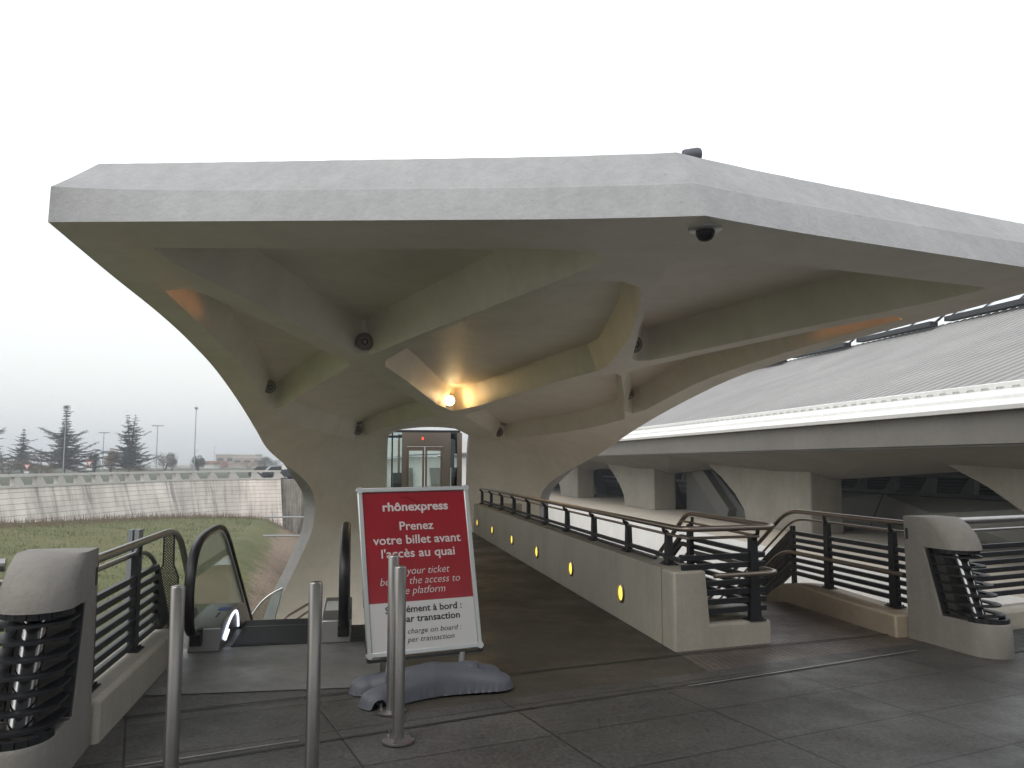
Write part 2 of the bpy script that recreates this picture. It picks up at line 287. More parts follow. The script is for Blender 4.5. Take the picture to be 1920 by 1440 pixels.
def base(u,k):
    e=cat(EK,k); c=cat(CK,k); au=np.abs(u); w=np.clip((au-U0)/(1-U0),0,1)
    ex=1+.6*np.clip((k-2)/4,0,1); ww=w**ex
    s=np.where(au<=U0,4.4*au,4.4*U0+w*(e[...,0]-4.4*U0))
    t=c[...,0]*(1-ww)+e[...,1]*ww; z=c[...,1]*(1-ww)+e[...,2]*ww
    q=np.clip(1-(au/U0)**2,0,1)
    t=t-np.where(au<U0,(U0-au)*1.39*np.clip(1-k/2,0,1),0)
    z=z+q*np.interp(k,[0,6,7,8,9],[-.02,0,.04,.15,.37])
    return s*np.sign(u),t,z
RC0=[(0,18.4),(.5,17.3),(1.5,13.8),(1.76,12.9),(1.78,12.3),(1.25,9.75),(.6,7.6),(.35,6.9),(.12,6.72)]
RC0=RC0+[(-x,y) for x,y in RC0[:0:-1]]
RC1=[(-3.81,6.62),(-2.33,6.2),(-.85,5.78),(-.45,5.76),(-.26,6.02),(-.55,7.1),(-1.12,9.05),(-1.92,11.57),(-2.05,11.76),(-2.25,11.71),(-2.38,11.42),(-2.69,10.54),(-3.26,8.63),(-3.74,7.1)]
RC2=[(-4.07,8.23),(-3.85,8.04),(-3.7,8.3),(-3.26,9.7),(-2.71,11.5),(-2.36,12.4),(-2.32,12.88),(-2.45,13.4),(-2.9,14.8),(-3.66,16.9),(-3.88,17.1),(-4.0,16.6),(-4.0,13.77),(-4.03,11.56),(-4.07,10.)]
RC5=[(-3.9,17.7),(-3.5,16.54),(-2.37,13.4),(-2.17,13.1),(-1.95,13.5),(-1.28,15.9),(-.5,18.5),(-.36,19.1),(-1.19,21.9),(-1.95,23.7),(-2.25,23.75),(-2.6,22.4),(-3.5,19.4)]
mir=lambda P:[(-x,y) for x,y in P]
CELLS=[(RC0,.46),(RC1,.48),(RC2,.48),(RC5,.42),(mir(RC1),.48),(mir(RC2),.48),(mir(RC5),.42)]
def sdf(P,x,y):
    P=np.array(P); d=np.full(x.shape,1e9); ins=np.zeros(x.shape,bool); n=len(P)
    for i in range(n):
        a=P[i];b=P[(i+1)%n]; e=b-a; wx=x-a[0]; wy=y-a[1]; h=np.clip((wx*e[0]+wy*e[1])/(e@e),0,1)
        d=np.minimum(d,np.hypot(wx-e[0]*h,wy-e[1]*h))
        c=((a[1]>y)!=(b[1]>y)); xi=a[0]+(y-a[1])/(e[1] if e[1] else 1e-9)*e[0]; ins^=c&(x<xi)
    return np.where(ins,d,-d)
def build_canopy():
    root=thing('concrete_canopy',A(0,15,0),'large cream concrete canopy with ribbed star pattern underside over the escalator and ramp','canopy')
    ue=np.array(sorted(set(np.round(np.concatenate([np.linspace(U0,.948,92),np.linspace(.952,1,26)]),5)))); ue[0]=U0
    us=np.concatenate([-ue[::-1][:-1],np.linspace(-U0,U0,61),ue[1:]])
    ks=np.concatenate([np.linspace(0,.5,70)[:-1],np.linspace(.5,6,330)[:-1],np.linspace(6,10,170)[:-1],np.linspace(10,16,36)])
    # knots are unevenly long: k 0..2 is short, resample evenly enough
    u,k=np.meshgrid(us,ks); nu=len(us); nk=len(ks)
    s,t,z=base(u,k); dep=np.zeros_like(z)
    # snap grid vertices onto the rims of the recesses so that the edges run clean
    for lev in (0.,.15):
        for P,D in CELLS:
            h=sdf(P,s,t); e=.004; gx=(sdf(P,s+e,t)-sdf(P,s-e,t))/(2*e); gy=(sdf(P,s,t+e)-sdf(P,s,t-e))/(2*e)
            dlt=lev-h; mv=(np.abs(dlt)<.021)&(k>.05)&(k<9)&(np.abs(u)<.95)
            g2=np.maximum(gx**2+gy**2,.25); ds=np.where(mv,dlt*gx/g2,0); dt=np.where(mv,dlt*gy/g2,0)
            zt=np.gradient(z,axis=0)/np.maximum(np.gradient(t,axis=0),.004); zs=np.gradient(z,axis=1)/np.where(np.abs(np.gradient(s,axis=1))<1e-4,1,np.gradient(s,axis=1))
            s=s+ds; t=t+dt; z=z+np.clip(zt,-2,2)*dt+np.clip(zs,-2,2)*ds
    for P,D in CELLS:
        h=sdf(P,s,t); q=np.clip(h/.15,0,1); dep=np.maximum(dep,D*q)
    dep*=(k<9.2)
    # outer skin
    au=np.abs(u); w=np.clip((au-U0)/(1-U0),0,1); de=(1-au)*4.4; df=t-(4.74+1.39*au); dd=np.clip(np.minimum(de/.20,df/.42),0,1)
    up=.27+.33*dd+.04*np.clip(np.minimum(de,df)-.55,0,1)
    b=np.clip((k-6.5)/3.5,0,1); b=b*b*(3-2*b)
    sg=np.sign(u)
    so_=s+sg*b*.30*w**3; to_=t+b*.32*(1-.75*w**3)+.15*(1-.9*au**8)*(1-np.clip(df/.5,0,1))*(k<2); zo_=z+up*(1-b)
    nrm=lambda S,T,Z:np.stack([NV.x*(S+AD)+TV.x*T,NV.y*(S+AD)+TV.y*T,Z],-1).reshape(-1,3)
    off=np.array(root.location)
    Pi=nrm(s,t,z+dep)-off; Po=nrm(so_,to_,zo_)-off
    k9=ks[:-1]+1e-6
    keep=~((np.abs((us[:-1]+us[1:])/2)[None,:]<U0-1e-4)&((ks[:-1]+ks[1:])/2)[:,None].__gt__(9.0))
    idx=lambda i,j:i*nu+j
    n=nu*nk; fs=[]; rim=[]
    for i in range(nk-1):
        for j in range(nu-1):
            if not keep[i,j]: continue
            q=(idx(i,j),idx(i,j+1),idx(i+1,j+1),idx(i+1,j)); fs.append(q)
            fs.append(tuple(n+a for a in q[::-1]))
            def nb(a,c): return 0<=a<nk-1 and 0<=c<nu-1 and keep[a,c]
            if not nb(i-1,j): rim.append((q[1],q[0]))
            if not nb(i+1,j): rim.append((q[3],q[2]))
            if not nb(i,j-1): rim.append((q[0],q[3]))
            if not nb(i,j+1): rim.append((q[2],q[1]))
    nin=len(fs)
    for a,c in rim: fs.append((2*n+a,2*n+c,3*n+c,3*n+a))
    vs=np.vstack([Pi,Po,Pi,Po])
    # drop unused verts
    used=np.zeros(len(vs),bool)
    for f in fs: used[list(f)]=True
    mp=np.cumsum(used)-1
    me=bpy.data.meshes.new('shell'); me.from_pydata(vs[used].tolist(),[],[tuple(int(mp[a]) for a in f) for f in fs])
    me.materials.append(M['beige']); me.materials.append(M['fascia'])
    mi=np.zeros(len(fs),int); 
    mi[1:nin:2]=1; mi[nin:]=1
    me.polygons.foreach_set('material_index',mi.tolist()); me.polygons.foreach_set('use_smooth',[True]*len(fs)); me.set_sharp_from_angle(angle=R(32))
    bm=bmesh.new(); bm.from_mesh(me); bmesh.ops.recalc_face_normals(bm,faces=bm.faces); bm.to_mesh(me); bm.free()
    o=bpy.data.objects.new('shell',me); COL.objects.link(o); o.parent=root
    return root
canopy=build_canopy()

# ceiling bulkhead lamps
from mathutils.bvhtree import BVHTree
_sh=[c for c in bpy.data.objects if c.name.startswith('shell')][0]
BVH=BVHTree.FromPolygons([v.co+V(canopy.location) for v in _sh.data.vertices],[tuple(p.vertices) for p in _sh.data.polygons])
def bulkhead(s,t,z,ax,label,lit=False,r=.14):
    hit=BVH.ray_cast(A(s,t-1.3,z),TV,3.)
    ax=V(ax).normalized(); c=A(s,t,z)
    if hit[0] is not None:
        c=hit[0]-TV*.075-NV*(.05 if s>.5 else -.05 if s<-.5 else 0)
        nn=hit[1] if hit[1].dot(TV)<0 else -hit[1]; ax=(nn*.35-TV+V((0,0,-.15))).normalized()
    root=thing('bulkhead_lamp',c,label,'ceiling lamp','round bulkhead lamps in the canopy recesses')
    m=MB(); m.lathe(c,ax,[(r,-.10),(r,-.01),(r*.93,.03),(r*.74,.03),(r*.74,.01)],28); m.build('housing',M['lamph'] if not lit else M['steel'],root)
    m=MB(); m.lathe(c,ax,[(r*.73,.0),(r*.7,.03),(r*.5,.05),(r*.2,.06)],24); m.build('lens',M['warm'] if lit else M['lens'],root)
    m=MB()
    if not lit:
        m.lathe(c,ax,[(r*.36,.04),(r*.36,.066),(r*.24,.068),(r*.24,.05)],20); m.build('cage_ring',M['dark'],root)
    return root
dn=lambda s,t,z:(A(s,t,z)-A(0,0,0))
for args in [(-2.158,11.45,3.34,(.2,-1,-.35),'unlit bulkhead lamp at the inner corner of the big front left recess'),
             (1.9,11.45,3.36,(-.2,-1,-.35),'unlit bulkhead lamp at the inner corner of the big front right recess'),
             (-3.92,16.85,3.07,(.5,-1,-.5),'unlit bulkhead lamp low at the left side edge of the canopy'),
             (3.66,17.1,3.1,(-.5,-1,-.5),'unlit bulkhead lamp low at the right side edge of the canopy'),
             (-2.2,23.3,2.53,(.1,-1,-.5),'unlit bulkhead lamp left of the lift opening'),
             (2.03,23.3,2.51,(-.1,-1,-.5),'unlit bulkhead lamp right of the lift opening')]:
    s,t,z,a,l=args; bulkhead(s,t,z,NV*a[0]+TV*a[1]+V((0,0,a[2])),l,r=.13 if t<20 else .14)
lc=bulkhead(-.16,17.85,2.99,TV*-1+V((0,0,-.35)),'the one lit bulkhead lamp glowing warm yellow at the canopy centre',True,.15)
def lamp(name,loc,kind,power,col,rad=.1,aim=None,size=60,parent=None):
    l=bpy.data.lights.new(name,kind); l.energy=power; l.color=col; l.shadow_soft_size=rad
    o=bpy.data.objects.new(name,l); COL.objects.link(o); o.location=loc
    if aim is not None: o.rotation_euler=(V(aim)-V(loc)).to_track_quat('-Z','Y').to_euler(); l.spot_size=R(size); l.spot_blend=.6
    if parent: o.parent=parent; o.location=V(loc)-V(parent.location)
    return o
lamp('lamp_light',A(0,17.6,2.93),'POINT',7,(1,.56,.20),.06,parent=lc)
for sg in (-1,1):
    lamp('added_tip_light',A(3.75*sg,14.6,3.05),'SPOT',800,(1,.33,.07),.04,A(3.93*sg,8.15,3.42),4.6)  # added spots without a fixture of their own, light the outer recess tips

# security camera dome and floodlight
c=A(.12,5.0,3.2)
root=thing('security_camera',c,'dark dome security camera under the front corner of the canopy','camera')
m=MB(); m.lathe(c,(0,0,-1),[(.115,-.02),(.115,.012),(.10,.02)],28); m.build('trim_ring',M['alu'],root)
m=MB(); m.lathe(c,(0,0,-1),[(.066,.015),(.066,.03),(.060,.055),(.045,.078),(.02,.09)],24); m.build('dome',M['dark'],root)
c=A(.18,5.35,3.82)
root=thing('floodlight',c,'small grey floodlight on top of the canopy above the corner','floodlight')
m=MB(); m.cyl(c+V((0,0,-.05)),c+V((0,0,.06)),.02); m.build('bracket',M['mast'],root)
m=MB(); m.lathe(c+V((.05,0,.045)),(-1,-.2,-.12),[(.045,-.02),(.05,.0),(.04,.1),(.035,.11)],18); m.build('head',M['plastic'],root)

# ---------------------------------------------------------------- bridge deck, floors, terrain
def sheet(name,pts,z,mt,thick=.0,kind='structure'):
    m=MB(); P=[V((p[0],p[1],z)) for p in pts]
    if thick: m.prism([p-V((0,0,thick)) for p in P],(0,0,thick))
    else: m.add(P,[tuple(range(len(P)))])
    return tag(m.build(name,mt,None,0),kind=kind)
E0=V((3.63,7.35,0))  # point on bridge edge line
def E(l,q=0,z=0): return E0+EV*l+FV*q+V((0,0,z))
sheet('bridge_deck',[E(-22),E(22),E(22,-16),E(-22,-16)],0,M['deck'],.5)
# extension of the deck under the canopy: escalator landing, corridor, stair landing
def isec(s):  # point on bridge edge at given s
    # solve A(s,t) on edge line
    d=A(s,0)-E0; t=-d.dot(FV)/TV.dot(FV); return A(s,t),t
pL,tL=isec(-3.95); pR,tR=isec(2.95)
p1,_=isec(-1.95);
sheet('landing_slab',[pL,p1,A(-1.95,8.3),A(-3.95,8.3)],-.002,M['deck'],.5)
sheet('corridor_slab',[p1,isec(.5)[0],A(.5,30),A(-1.95,30)],-.002,M['corr'],.5)
sheet('stair_landing_slab',[isec(.5)[0],pR,A(2.95,8.7),A(.5,8.7)],-.002,M['tactile'],.5)
# sheets laid on the deck
sheet('escalator_landing_paving',[A(-3.61,6.08),A(-2.0,6.0),A(-1.95,7.5),A(-3.61,7.5)],.004,M['plate'])
def strip(name,a,b,w,mt,z=.004):
    a=V(a);b=V(b); y=(b-a).normalized().cross(V((0,0,1)))*w/2
    sheet(name,[a+y,a-y,b-y,b+y],z,mt)
M['joint']=mat('joint_seal',(.02,.02,.02),.8); M['zinc']=mat('worn_metal_strip',(.30,.29,.28),.45,.5,noise=[(5,.3)])
def gpt(px,py):
    a=math.atan(148/1500); u=(px-960)/1500; v=-(py-720)/1500
    d=V((u,math.cos(a)-v*math.sin(a),math.sin(a)+v*math.cos(a))); k=-1.6/d.z; return V((d.x*k,d.y*k,0))
strip('deck_joint',gpt(230,1347),gpt(1265,1230),.022,M['joint'],.008)
strip('deck_joint',gpt(1265,1229),gpt(1700,1187),.02,M['joint'],.008)
strip('deck_joint',gpt(225,1452),gpt(1010,1327),.02,M['joint'],.008)
strip('deck_joint',gpt(1010,1327),gpt(1660,1231),.014,M['joint'],.008)
strip('metal_strip',gpt(1290,1289),gpt(1720,1221),.02,M['zinc'],.010)
strip('metal_strip',gpt(235,1441),gpt(560,1391),.012,M['zinc'],.010)
sheet('sett_paving',[E(.55,-.05),E(9,-.05),E(9,-.62),E(.32,-.62)],.006,M['cobble'])

# terrain sheet
def gheight(x,y):
    n=(x*NV.x+y*NV.y); 
    h=-3.06-.08*x-.0363*y
    h=min(h,-2.0)
    bx=-10-.255*(y-30) if y>30 else -10+.0*(y-30)   # foot line of lawn, bank begins
    d=x-bx
    if d>-1.5: h-= max(0,min((d+1.5),9))*.52
    if n>-3.5: h=min(h,-8)
    return max(h,-9)
def terrain():
    xs=[-400,-200,-110]+list(np.arange(-60,40,1.0))+[60,120,260,500]; ys=list(np.arange(-20,90,1.5))
    m=MB(); idx={}; lit=[]
    for j,y in enumerate(ys):
        for i,x in enumerate(xs):
            jz=rnd.uniform(-.05,.05); idx[i,j]=len(m.v); m.v.append(V((x,y,gheight(x,y)+jz)))
            bx=-10-.255*(y-30) if y>30 else -10.; lit.append(max(0,min(1,(x-bx+1.6-(max(0,30-y)*.30))/3)))
    for j in range(len(ys)-1):
        for i in range(len(xs)-1): m.f.append((idx[i,j],idx[i+1,j],idx[i+1,j+1],idx[i,j+1]))
    o=m.build('terrain',M['ground'],None,180,fix=False); a=o.data.attributes.new('litter','FLOAT','POINT'); a.data.foreach_set('value',lit)
    tag(o,kind='structure')
terrain()
# ground and road beyond the retaining wall
WALL=[(-33,20),(-34.4,34),(-34.3,46),(-33.7,56),(-33,64),(-32.3,71),(-31.2,76.5),(-29.4,80.3),(-27.4,82.4),(-25.2,83.6),(-24.2,84.2)]
M['far']=mat('far_ground_grass',(.05,.06,.032),.95,noise=[(.05,.3),(.6,.2)]); M['road']=mat('asphalt',(.055,.055,.058),.85,noise=[(.3,.1)])
sheet('far_ground',[(-800,20),*[(x-.45,y+(.3 if i>6 else 0)) for i,(x,y) in enumerate(WALL)],(-23,85),(60,86),(800,86),(800,900),(-800,900)],-.25,M['far'])
def offs(P,d):
    out=[]
    for i,(x,y) in enumerate(P):
        a=V((*P[max(i-1,0)],0)); b=V((*P[min(i+1,len(P)-1)],0)); t=(b-a).normalized(); nn=V((-t.y,t.x,0)); out.append((x+nn.x*d,y+nn.y*d))
    return out
a=offs(WALL,1.2); b=offs(WALL,8)
sheet('road',a+[(60,85.5),(60,93)]+b[::-1],-.24,M['road'])

# retaining wall
def retaining():
    root=thing('retaining_wall',(WALL[3][0],WALL[3][1],-2.4),'long curved battered concrete retaining wall with dark stains behind the lawn','wall')
    # resample
    P=[V((x,y,0)) for x,y in WALL]; L=[0]
    for i in range(1,len(P)): L.append(L[-1]+(P[i]-P[i-1]).length)
    def at(l):
        for i in range(1,len(P)):
            if l<=L[i]+1e-6: f=(l-L[i-1])/(L[i]-L[i-1]); break
        return P[i-1].lerp(P[i],f)
    def fr(l):
        t=(at(min(l+.5,L[-1]))-at(max(l-.5,0))).normalized(); return at(l),t,V((t.y,-t.x,0))  # toward us
    n=90; me=bpy.data.meshes.new('wall_face'); vs=[];fs=[];uv=[]
    off=V(root.location)
    for i in range(n+1):
        l=L[-1]*i/n; p,t,o=fr(l)
        for h in (-.1,-8.): vs.append(p+o*(.02+(-.1-h)*.28)+V((0,0,h))-off); uv.append((l,-h*1.0))
    for i in range(n): fs.append((2*i,2*i+1,2*i+3,2*i+2))
    # back face for thickness
    b=len(vs)
    for i in range(n+1):
        l=L[-1]*i/n; p,t,o=fr(l)
        for h in (-.1,-8.): vs.append(p-o*.4+V((0,0,h))-off); uv.append((l,-h))
    for i in range(n): fs.append((b+2*i,b+2*i+2,b+2*i+3,b+2*i+1)); fs.append((2*i,2*i+2,b+2*i+2,b+2*i))
    fs.append((2*n,2*n+1,b+2*n+1,b+2*n))
    me.from_pydata([tuple(v) for v in vs],[],fs); ul=me.uv_layers.new(name='uv')
    for lp in me.loops: ul.data[lp.index].uv=uv[lp.vertex_index]
    me.materials.append(M['retain']); o=bpy.data.objects.new('wall_face',me); COL.objects.link(o); o.parent=root
    # parapet: plinth, top beam, slanted posts
    m=MB()
    def rail(z0,z1,d0,d1):
        bb=len(m.v)
        for i in range(n+1):
            p,t,o=fr(L[-1]*i/n)
            for d,h in ((d0,z0),(d0,z1),(d1,z1),(d1,z0)): m.v.append(p+o*d+V((0,0,h)))
        for i in range(n):
            for k in range(4): m.f.append((bb+4*i+k,bb+4*i+(k+1)%4,bb+4*i+4+(k+1)%4,bb+4*i+4+k))
        m.f.append((bb,bb+1,bb+2,bb+3)); m.f.append((bb+4*n,bb+4*n+1,bb+4*n+2,bb+4*n+3))
    rail(-.098,.06,-.30,.10); m.build('plinth',M['parapet'],root,0)
    m=MB(); rail(.66,.84,-.32,.12); m.build('top_beam',M['parapet'],root,0)
    l=L[-1]-.4; pm=None
    while l>1:
        p,t,o=fr(l); m=MB()
        a,b2=.80,.5
        m.prism([p+t*a+o*.08+V((0,0,.06)),p-t*.25+o*.08+V((0,0,.06)),p-t*.25+o*.08+V((0,0,.66)),p+t*b2*.5+o*.08+V((0,0,.66))],-o*.34)
        m.build('parapet_post',M['parapet'],root,0); l-=2.3
    return fr
retaining()
def px(pxx,D,z): return V(((pxx-960)/1500*D,D,z))
# concrete buttress at the end of the retaining wall
c=px(546,84.5,-3)
root=thing('end_buttress',c,'dark stained concrete buttress at the right end of the retaining wall','buttress')
m=MB(); w=1.15
m.prism([c+V((-w,0,2.85)),c+V((w*1.1,.0,2.85)),c+V((w*1.15,0,-1)),c+V((w*.75,0,-3.0)),c+V((-.35,0,-3.9)),c+V((-w*.6,0,-3.)),c+V((-w*.85,0,0))],V((.5,2.5,0)))
m.build('concrete_block',mat('dark_stained_concrete',(.30,.28,.25),.9,noise=[(.5,.3),(3,.15)],streak=.55),root,0)
for zz in (-3.75,-6.1):
    p=px(500,66 if zz>-5 else 60,0); z1=1.6-(968-868 if zz>-5 else 1002-868)/1500*(66 if zz>-5 else 60)
    q=V((p.x+7.5,p.y,z1)); p.z=z1
    m=MB(); m.tube([p,q],.07,8); o=m.build('horizontal_pipe',M['mast'],None)
    tag(o,('upper' if zz>-5 else 'lower')+' thin grey pipe running out from the left canopy leg','pipe')
# ---------------------------------------------------------------- unseen roof added over and behind the viewpoint to shade the deck
root=thing('added_shade_roof',(0,-4,3.7),'unseen concrete roof slab added behind the viewpoint to shade the deck','roof')
m=MB(); P=[V((-13,-4.2,3.7)),V((2.5,2.75,3.7)),V((11,6.7,3.7)),V((17,-4,3.7)),V((-4,-14,3.7))]
m.prism(P,(0,0,.45)); m.build('roof_slab',M['fascia'],root,0)
for p in ((-5,-4.6),(9,1.5),(-3,-9),(11,-4)):
    m=MB(); m.tube([V((*p,0)),V((*p,3.7))],.2,12); m.build('column',M['fascia'],root)

# ---------------------------------------------------------------- ramp wall with round marker lights
def poly_wall(name,pts,z0,z1,mt,parent,bev=.02):
    m=MB(); m.prism([V((p[0],p[1],z0)) for p in pts],(0,0,z1-z0)); return m.build(name,mt,parent,35,bev)
B0=A(.5,isec(.5)[1]-.12); B0=V((1.39,7.0,0)); BD=V((.936,.353,0)); BN=V((-.353,.936,0))
root=thing('ramp_wall',B0,'low concrete wall with six yellow round lights along the right of the ramp','wall')
poly_wall('wall_body',[B0+TV*.301,B0+BD*.36+TV*.301,A(.80,7.55),A(.80,18.3),B0+TV*(18.3-6.63)],-.3,.665,M['wall'],root,.0)
m=MB(); m.prism([B0+BD*q+V((0,0,z)) for q,z in ((0,-.3),(0,.665),(.325,.665),(.36,.20),(1.0,.20),(1.0,-.3))],TV*.30); m.build('end_block',M['wall'],root,35,.022)
poly_wall('return_wall',[A(.503,18.303),A(1.6,18.303),A(1.6,18.55),A(.503,18.55)],-.3,.66,M['wall'],root,.02)
poly_wall('stair_side_kerb',[B0+BD*1.0+BN*.333,A(1.48,9.6),A(1.25,9.6),B0+BD*.75+BN*.333],-.5,.19,M['wall'],root,.02)
root=thing('inner_ramp_wall',A(-1.95,8,0),'low concrete wall between the escalator and the ramp behind the red sign','wall')
poly_wall('wall_body',[A(-2.0,8.2),A(-1.78,8.2),A(-1.78,25.0),A(-2.0,25.0)],-.3,.62,M['wall'],root)
names=['nearest','second nearest','third nearest','fourth','fifth','sixth and farthest']
for i in range(6):
    c=A(.497,[8.0,9.95,11.9,13.85,15.9,17.9][i],.275); ax=-NV
    r=thing('marker_light',c,f'{names[i]} round yellow light set in the ramp wall, counted from the wall end','wall light','round yellow lights in the ramp wall')
    m=MB(); m.lathe(c,ax,[(.098,-.03),(.098,.008),(.078,.016),(.076,.002)],32); m.build('bezel',M['steelb'],r)
    m=MB(); m.lathe(c,ax,[(.074,-.01),(.074,.006),(.05,.014)],28); m.build('lens',M['yellow'],r)

# ---------------------------------------------------------------- railings
def post(parent,p,along,inward,z0,z1,ho=.09,hz=1.0):
    """tapered blade post with foot plate and an arm that carries the hand rail"""
    p=V((p[0],p[1],0)); al=V(along).normalized(); iw=V(inward).normalized(); m=MB()
    a,b=.058,.034; t=.026
    m.prism([p+al*-a-iw*t+V((0,0,z0+.012)),p+al*a-iw*t+V((0,0,z0+.012)),p+al*b-iw*t+V((0,0,z1)),p-al*b-iw*t+V((0,0,z1))],iw*2*t)
    m.box(p+V((0,0,z0+.006)),(.17,.12,.012),al)
    for q in (-.065,.065):
        for w_ in (-.035,.035): m.cyl(p+al*q+iw*w_+V((0,0,z0)),p+al*q+iw*w_+V((0,0,z0+.028)),.009,8)
    arm=arc(p+V((0,0,z1-.05))+iw*.0,p+V((0,0,z1+.01))+iw*.01,p+iw*ho*.55+V((0,0,z1+.015)),4)+arc(p+iw*ho*.6+V((0,0,z1+.015)),p+iw*ho+V((0,0,z1+.018)),p+iw*ho+V((0,0,hz)),4)
    m.tube(arm,[.024]*5+[.018]*5,8)
    return m.build('post',M['dark'],parent)
def sweep(parent,name,path,r,mt,rad=.12):
    m=MB(); m.tube(rounded(path,rad,6),r,14); return m.build(name,mt,parent)
def flat(parent,path,h=.046,d=.035):
    m=MB()
    for a,b in zip(path[:-1],path[1:]): m.bar(a,b,d,h)
    return m.build('rail_bar',M['dark'],parent,0)
def Z(p,z): return V((p[0],p[1],p[2]+z))
FL=[.30+.078*i for i in range(7)]
# ramp railing on top of the wall
root=thing('ramp_railing',A(.66,7,.665),'long bronze handrail on short black posts along the ramp wall','railing')
pe=A(.62,18.2,0); pc=B0+BD*.06-BN*.06; pr=B0+BD*1.02-BN*.10; pb=A(1.53,8.7,0)
drop=lambda p,L: p+TV*L+V((0,0,-L*.62))
sweep(root,'handrail',[Z(pe,1.03),Z(pc,1.03),Z(pr,1.03),Z(pb,1.03),Z(drop(pb,4),1.03)],.026,M['steelb'],.16)
q=.07
sweep(root,'lower_tube',[Z(pe+NV*.08,.945),Z(pc+BD*.09+BN*.08,.945),Z(pr-BD*.16+BN*.06,.945)],.013,M['steelb'],.06)
sweep(root,'lower_tube',[Z(pr-BD*.16+BN*.06,.945),Z(pb-NV*.08,.945),Z(drop(pb-NV*.08,4),.945)],.013,M['steelb'],.1)
sweep(root,'end_handrail',[Z(B0+BD*.36-BN*.07,.625),Z(B0+BD*1.04-BN*.08,.625),Z(pb+NV*.02,.6),Z(drop(pb+NV*.02,4),.6)],.022,M['steelb'],.12)
for z in (.74,): flat(root,[Z(A(.66,18.2),z),Z(A(.66,7.45),z),Z(B0+BD*.16+BN*.12,z)],.036)
flat(root,[Z(A(.66,18.2),.685),Z(A(.66,7.45),.685)],.02)
for z in [.30,.38,.46,.54,.69,.77]:
    st=.36 if z<.68 else .12
    flat(root,[Z(B0+BD*st+BN*.06,z),Z(B0+BD*.99+BN*.06,z)])
    flat(root,[Z(B0+BD*.97+BN*.06,z),Z(A(1.45,8.7),z),Z(drop(A(1.45,8.7),3.5),z)])
for i in range(10):
    D=6.98+1.26*i; post(root,A(.665,D if i else 7.12),TV,-NV,.665,.95,.05,1.01)
post(root,B0+BD*.86+BN*.05,BD,-BN,.20,.93,.08,1.01); post(root,A(1.41,8.35),TV,NV,.19,.93,.03,1.01); 
# stair railing right
root=thing('stair_railing',A(2.95,8.0,.2),'black barred railing with two bronze handrails beside the stair, right of the ramp','railing')
k0,k1=6.76,8.95
base=[A(2.96,k0),A(2.96,k1),drop(A(2.96,k1),4)]
for z in FL: flat(root,[Z(p,z) for p in base])
sweep(root,'handrail',[Z(p-NV*.03,1.03) for p in base],.026,M['steelb'],.25)
sweep(root,'lower_tube',[Z(p+NV*.05,.935) for p in base],.014,M['steelb'],.25)
sweep(root,'inner_handrail',[Z(p-NV*.12,.56) for p in base],.021,M['steelb'],.25)
for t in (7.07,8.18): post(root,A(2.96,t),TV,-NV,.215,.93,.03,1.01)
m=MB(); m.bar(A(2.96,8.9,.1),A(2.96,8.9,.85),.04,.06,TV); m.build('post',M['dark'],root,0)
root=thing('stair_kerb',A(2.85,8,0),'curved beige concrete kerb under the stair railing','kerb')
m=MB(); prof=[(6.75,-.4),(6.75,.2),(7.6,.21),(8.4,.23),(8.75,.20),(9.0,.09),(9.6,-.28),(12,-1.8),(12,-2.6),(9,-.9)]
m.prism([A(2.72,t,z) for t,z in prof],NV*.36); m.build('kerb_body',M['kerb'],root,30,.02)
# the stair itself
root=thing('staircase',A(2.1,9.4,0),'concrete stair going down between the ramp wall and the barred railing','stairs')
for i in range(16):
    m=MB(); m.box(A(2.1,8.85+.3*i,-.17*(i+1)-.5),(1.2,.32,1.0),NV,TV); m.build('step',M['tactile'],root,0)
m=MB(); m.prism([A(2.1-.6,8.4,-.01),A(2.1-.6,8.7,-.01),A(2.1-.6,8.7,-.6),A(2.1-.6,8.4,-.6)],NV*1.2); m.build('top_landing',M['tactile'],root,0)
# left railing on kerb
root=thing('left_kerb',A(-3.8,6.2,0),'low beige concrete kerb left of the escalator landing','kerb')
m=MB(); m.prism([A(-3.62,t,z) for t,z in [(5.12,-.5),(5.12,.25),(7.15,.25),(7.15,-.5)]],-NV*.34); m.build('kerb_body',M['wall'],root,30,.03)
root=thing('escalator_side_railing',A(-3.8,6.2,.25),'black barred railing with steel handrail left of the escalator','railing')
base=[A(-3.76,5.05),A(-3.76,7.0),A(-3.76,7.45)+V((0,0,-.42))]
for z in FL: flat(root,[Z(base[0],z),Z(base[1],z),Z(A(-3.76,7.0+.62*(z-.1)),.0 if 0 else .26)] if z>.33 else [Z(base[0],z),Z(base[1],z)],.042)
sweep(root,'handrail',[A(-3.70,4.85,1.03),A(-3.72,7.55,1.03),A(-3.72,8.0,.62),A(-3.72,8.5,.1)],.028,M['steel'],.5)
sweep(root,'lower_tube',[A(-3.79,4.95,.93),A(-3.79,6.9,.93),A(-3.79,7.4,.5),A(-3.79,7.9,-.1)],.018,M['steel'],.45)
for t in (5.34,6.36): post(root,A(-3.76,t),TV,NV,.25,.93,.02,1.01)
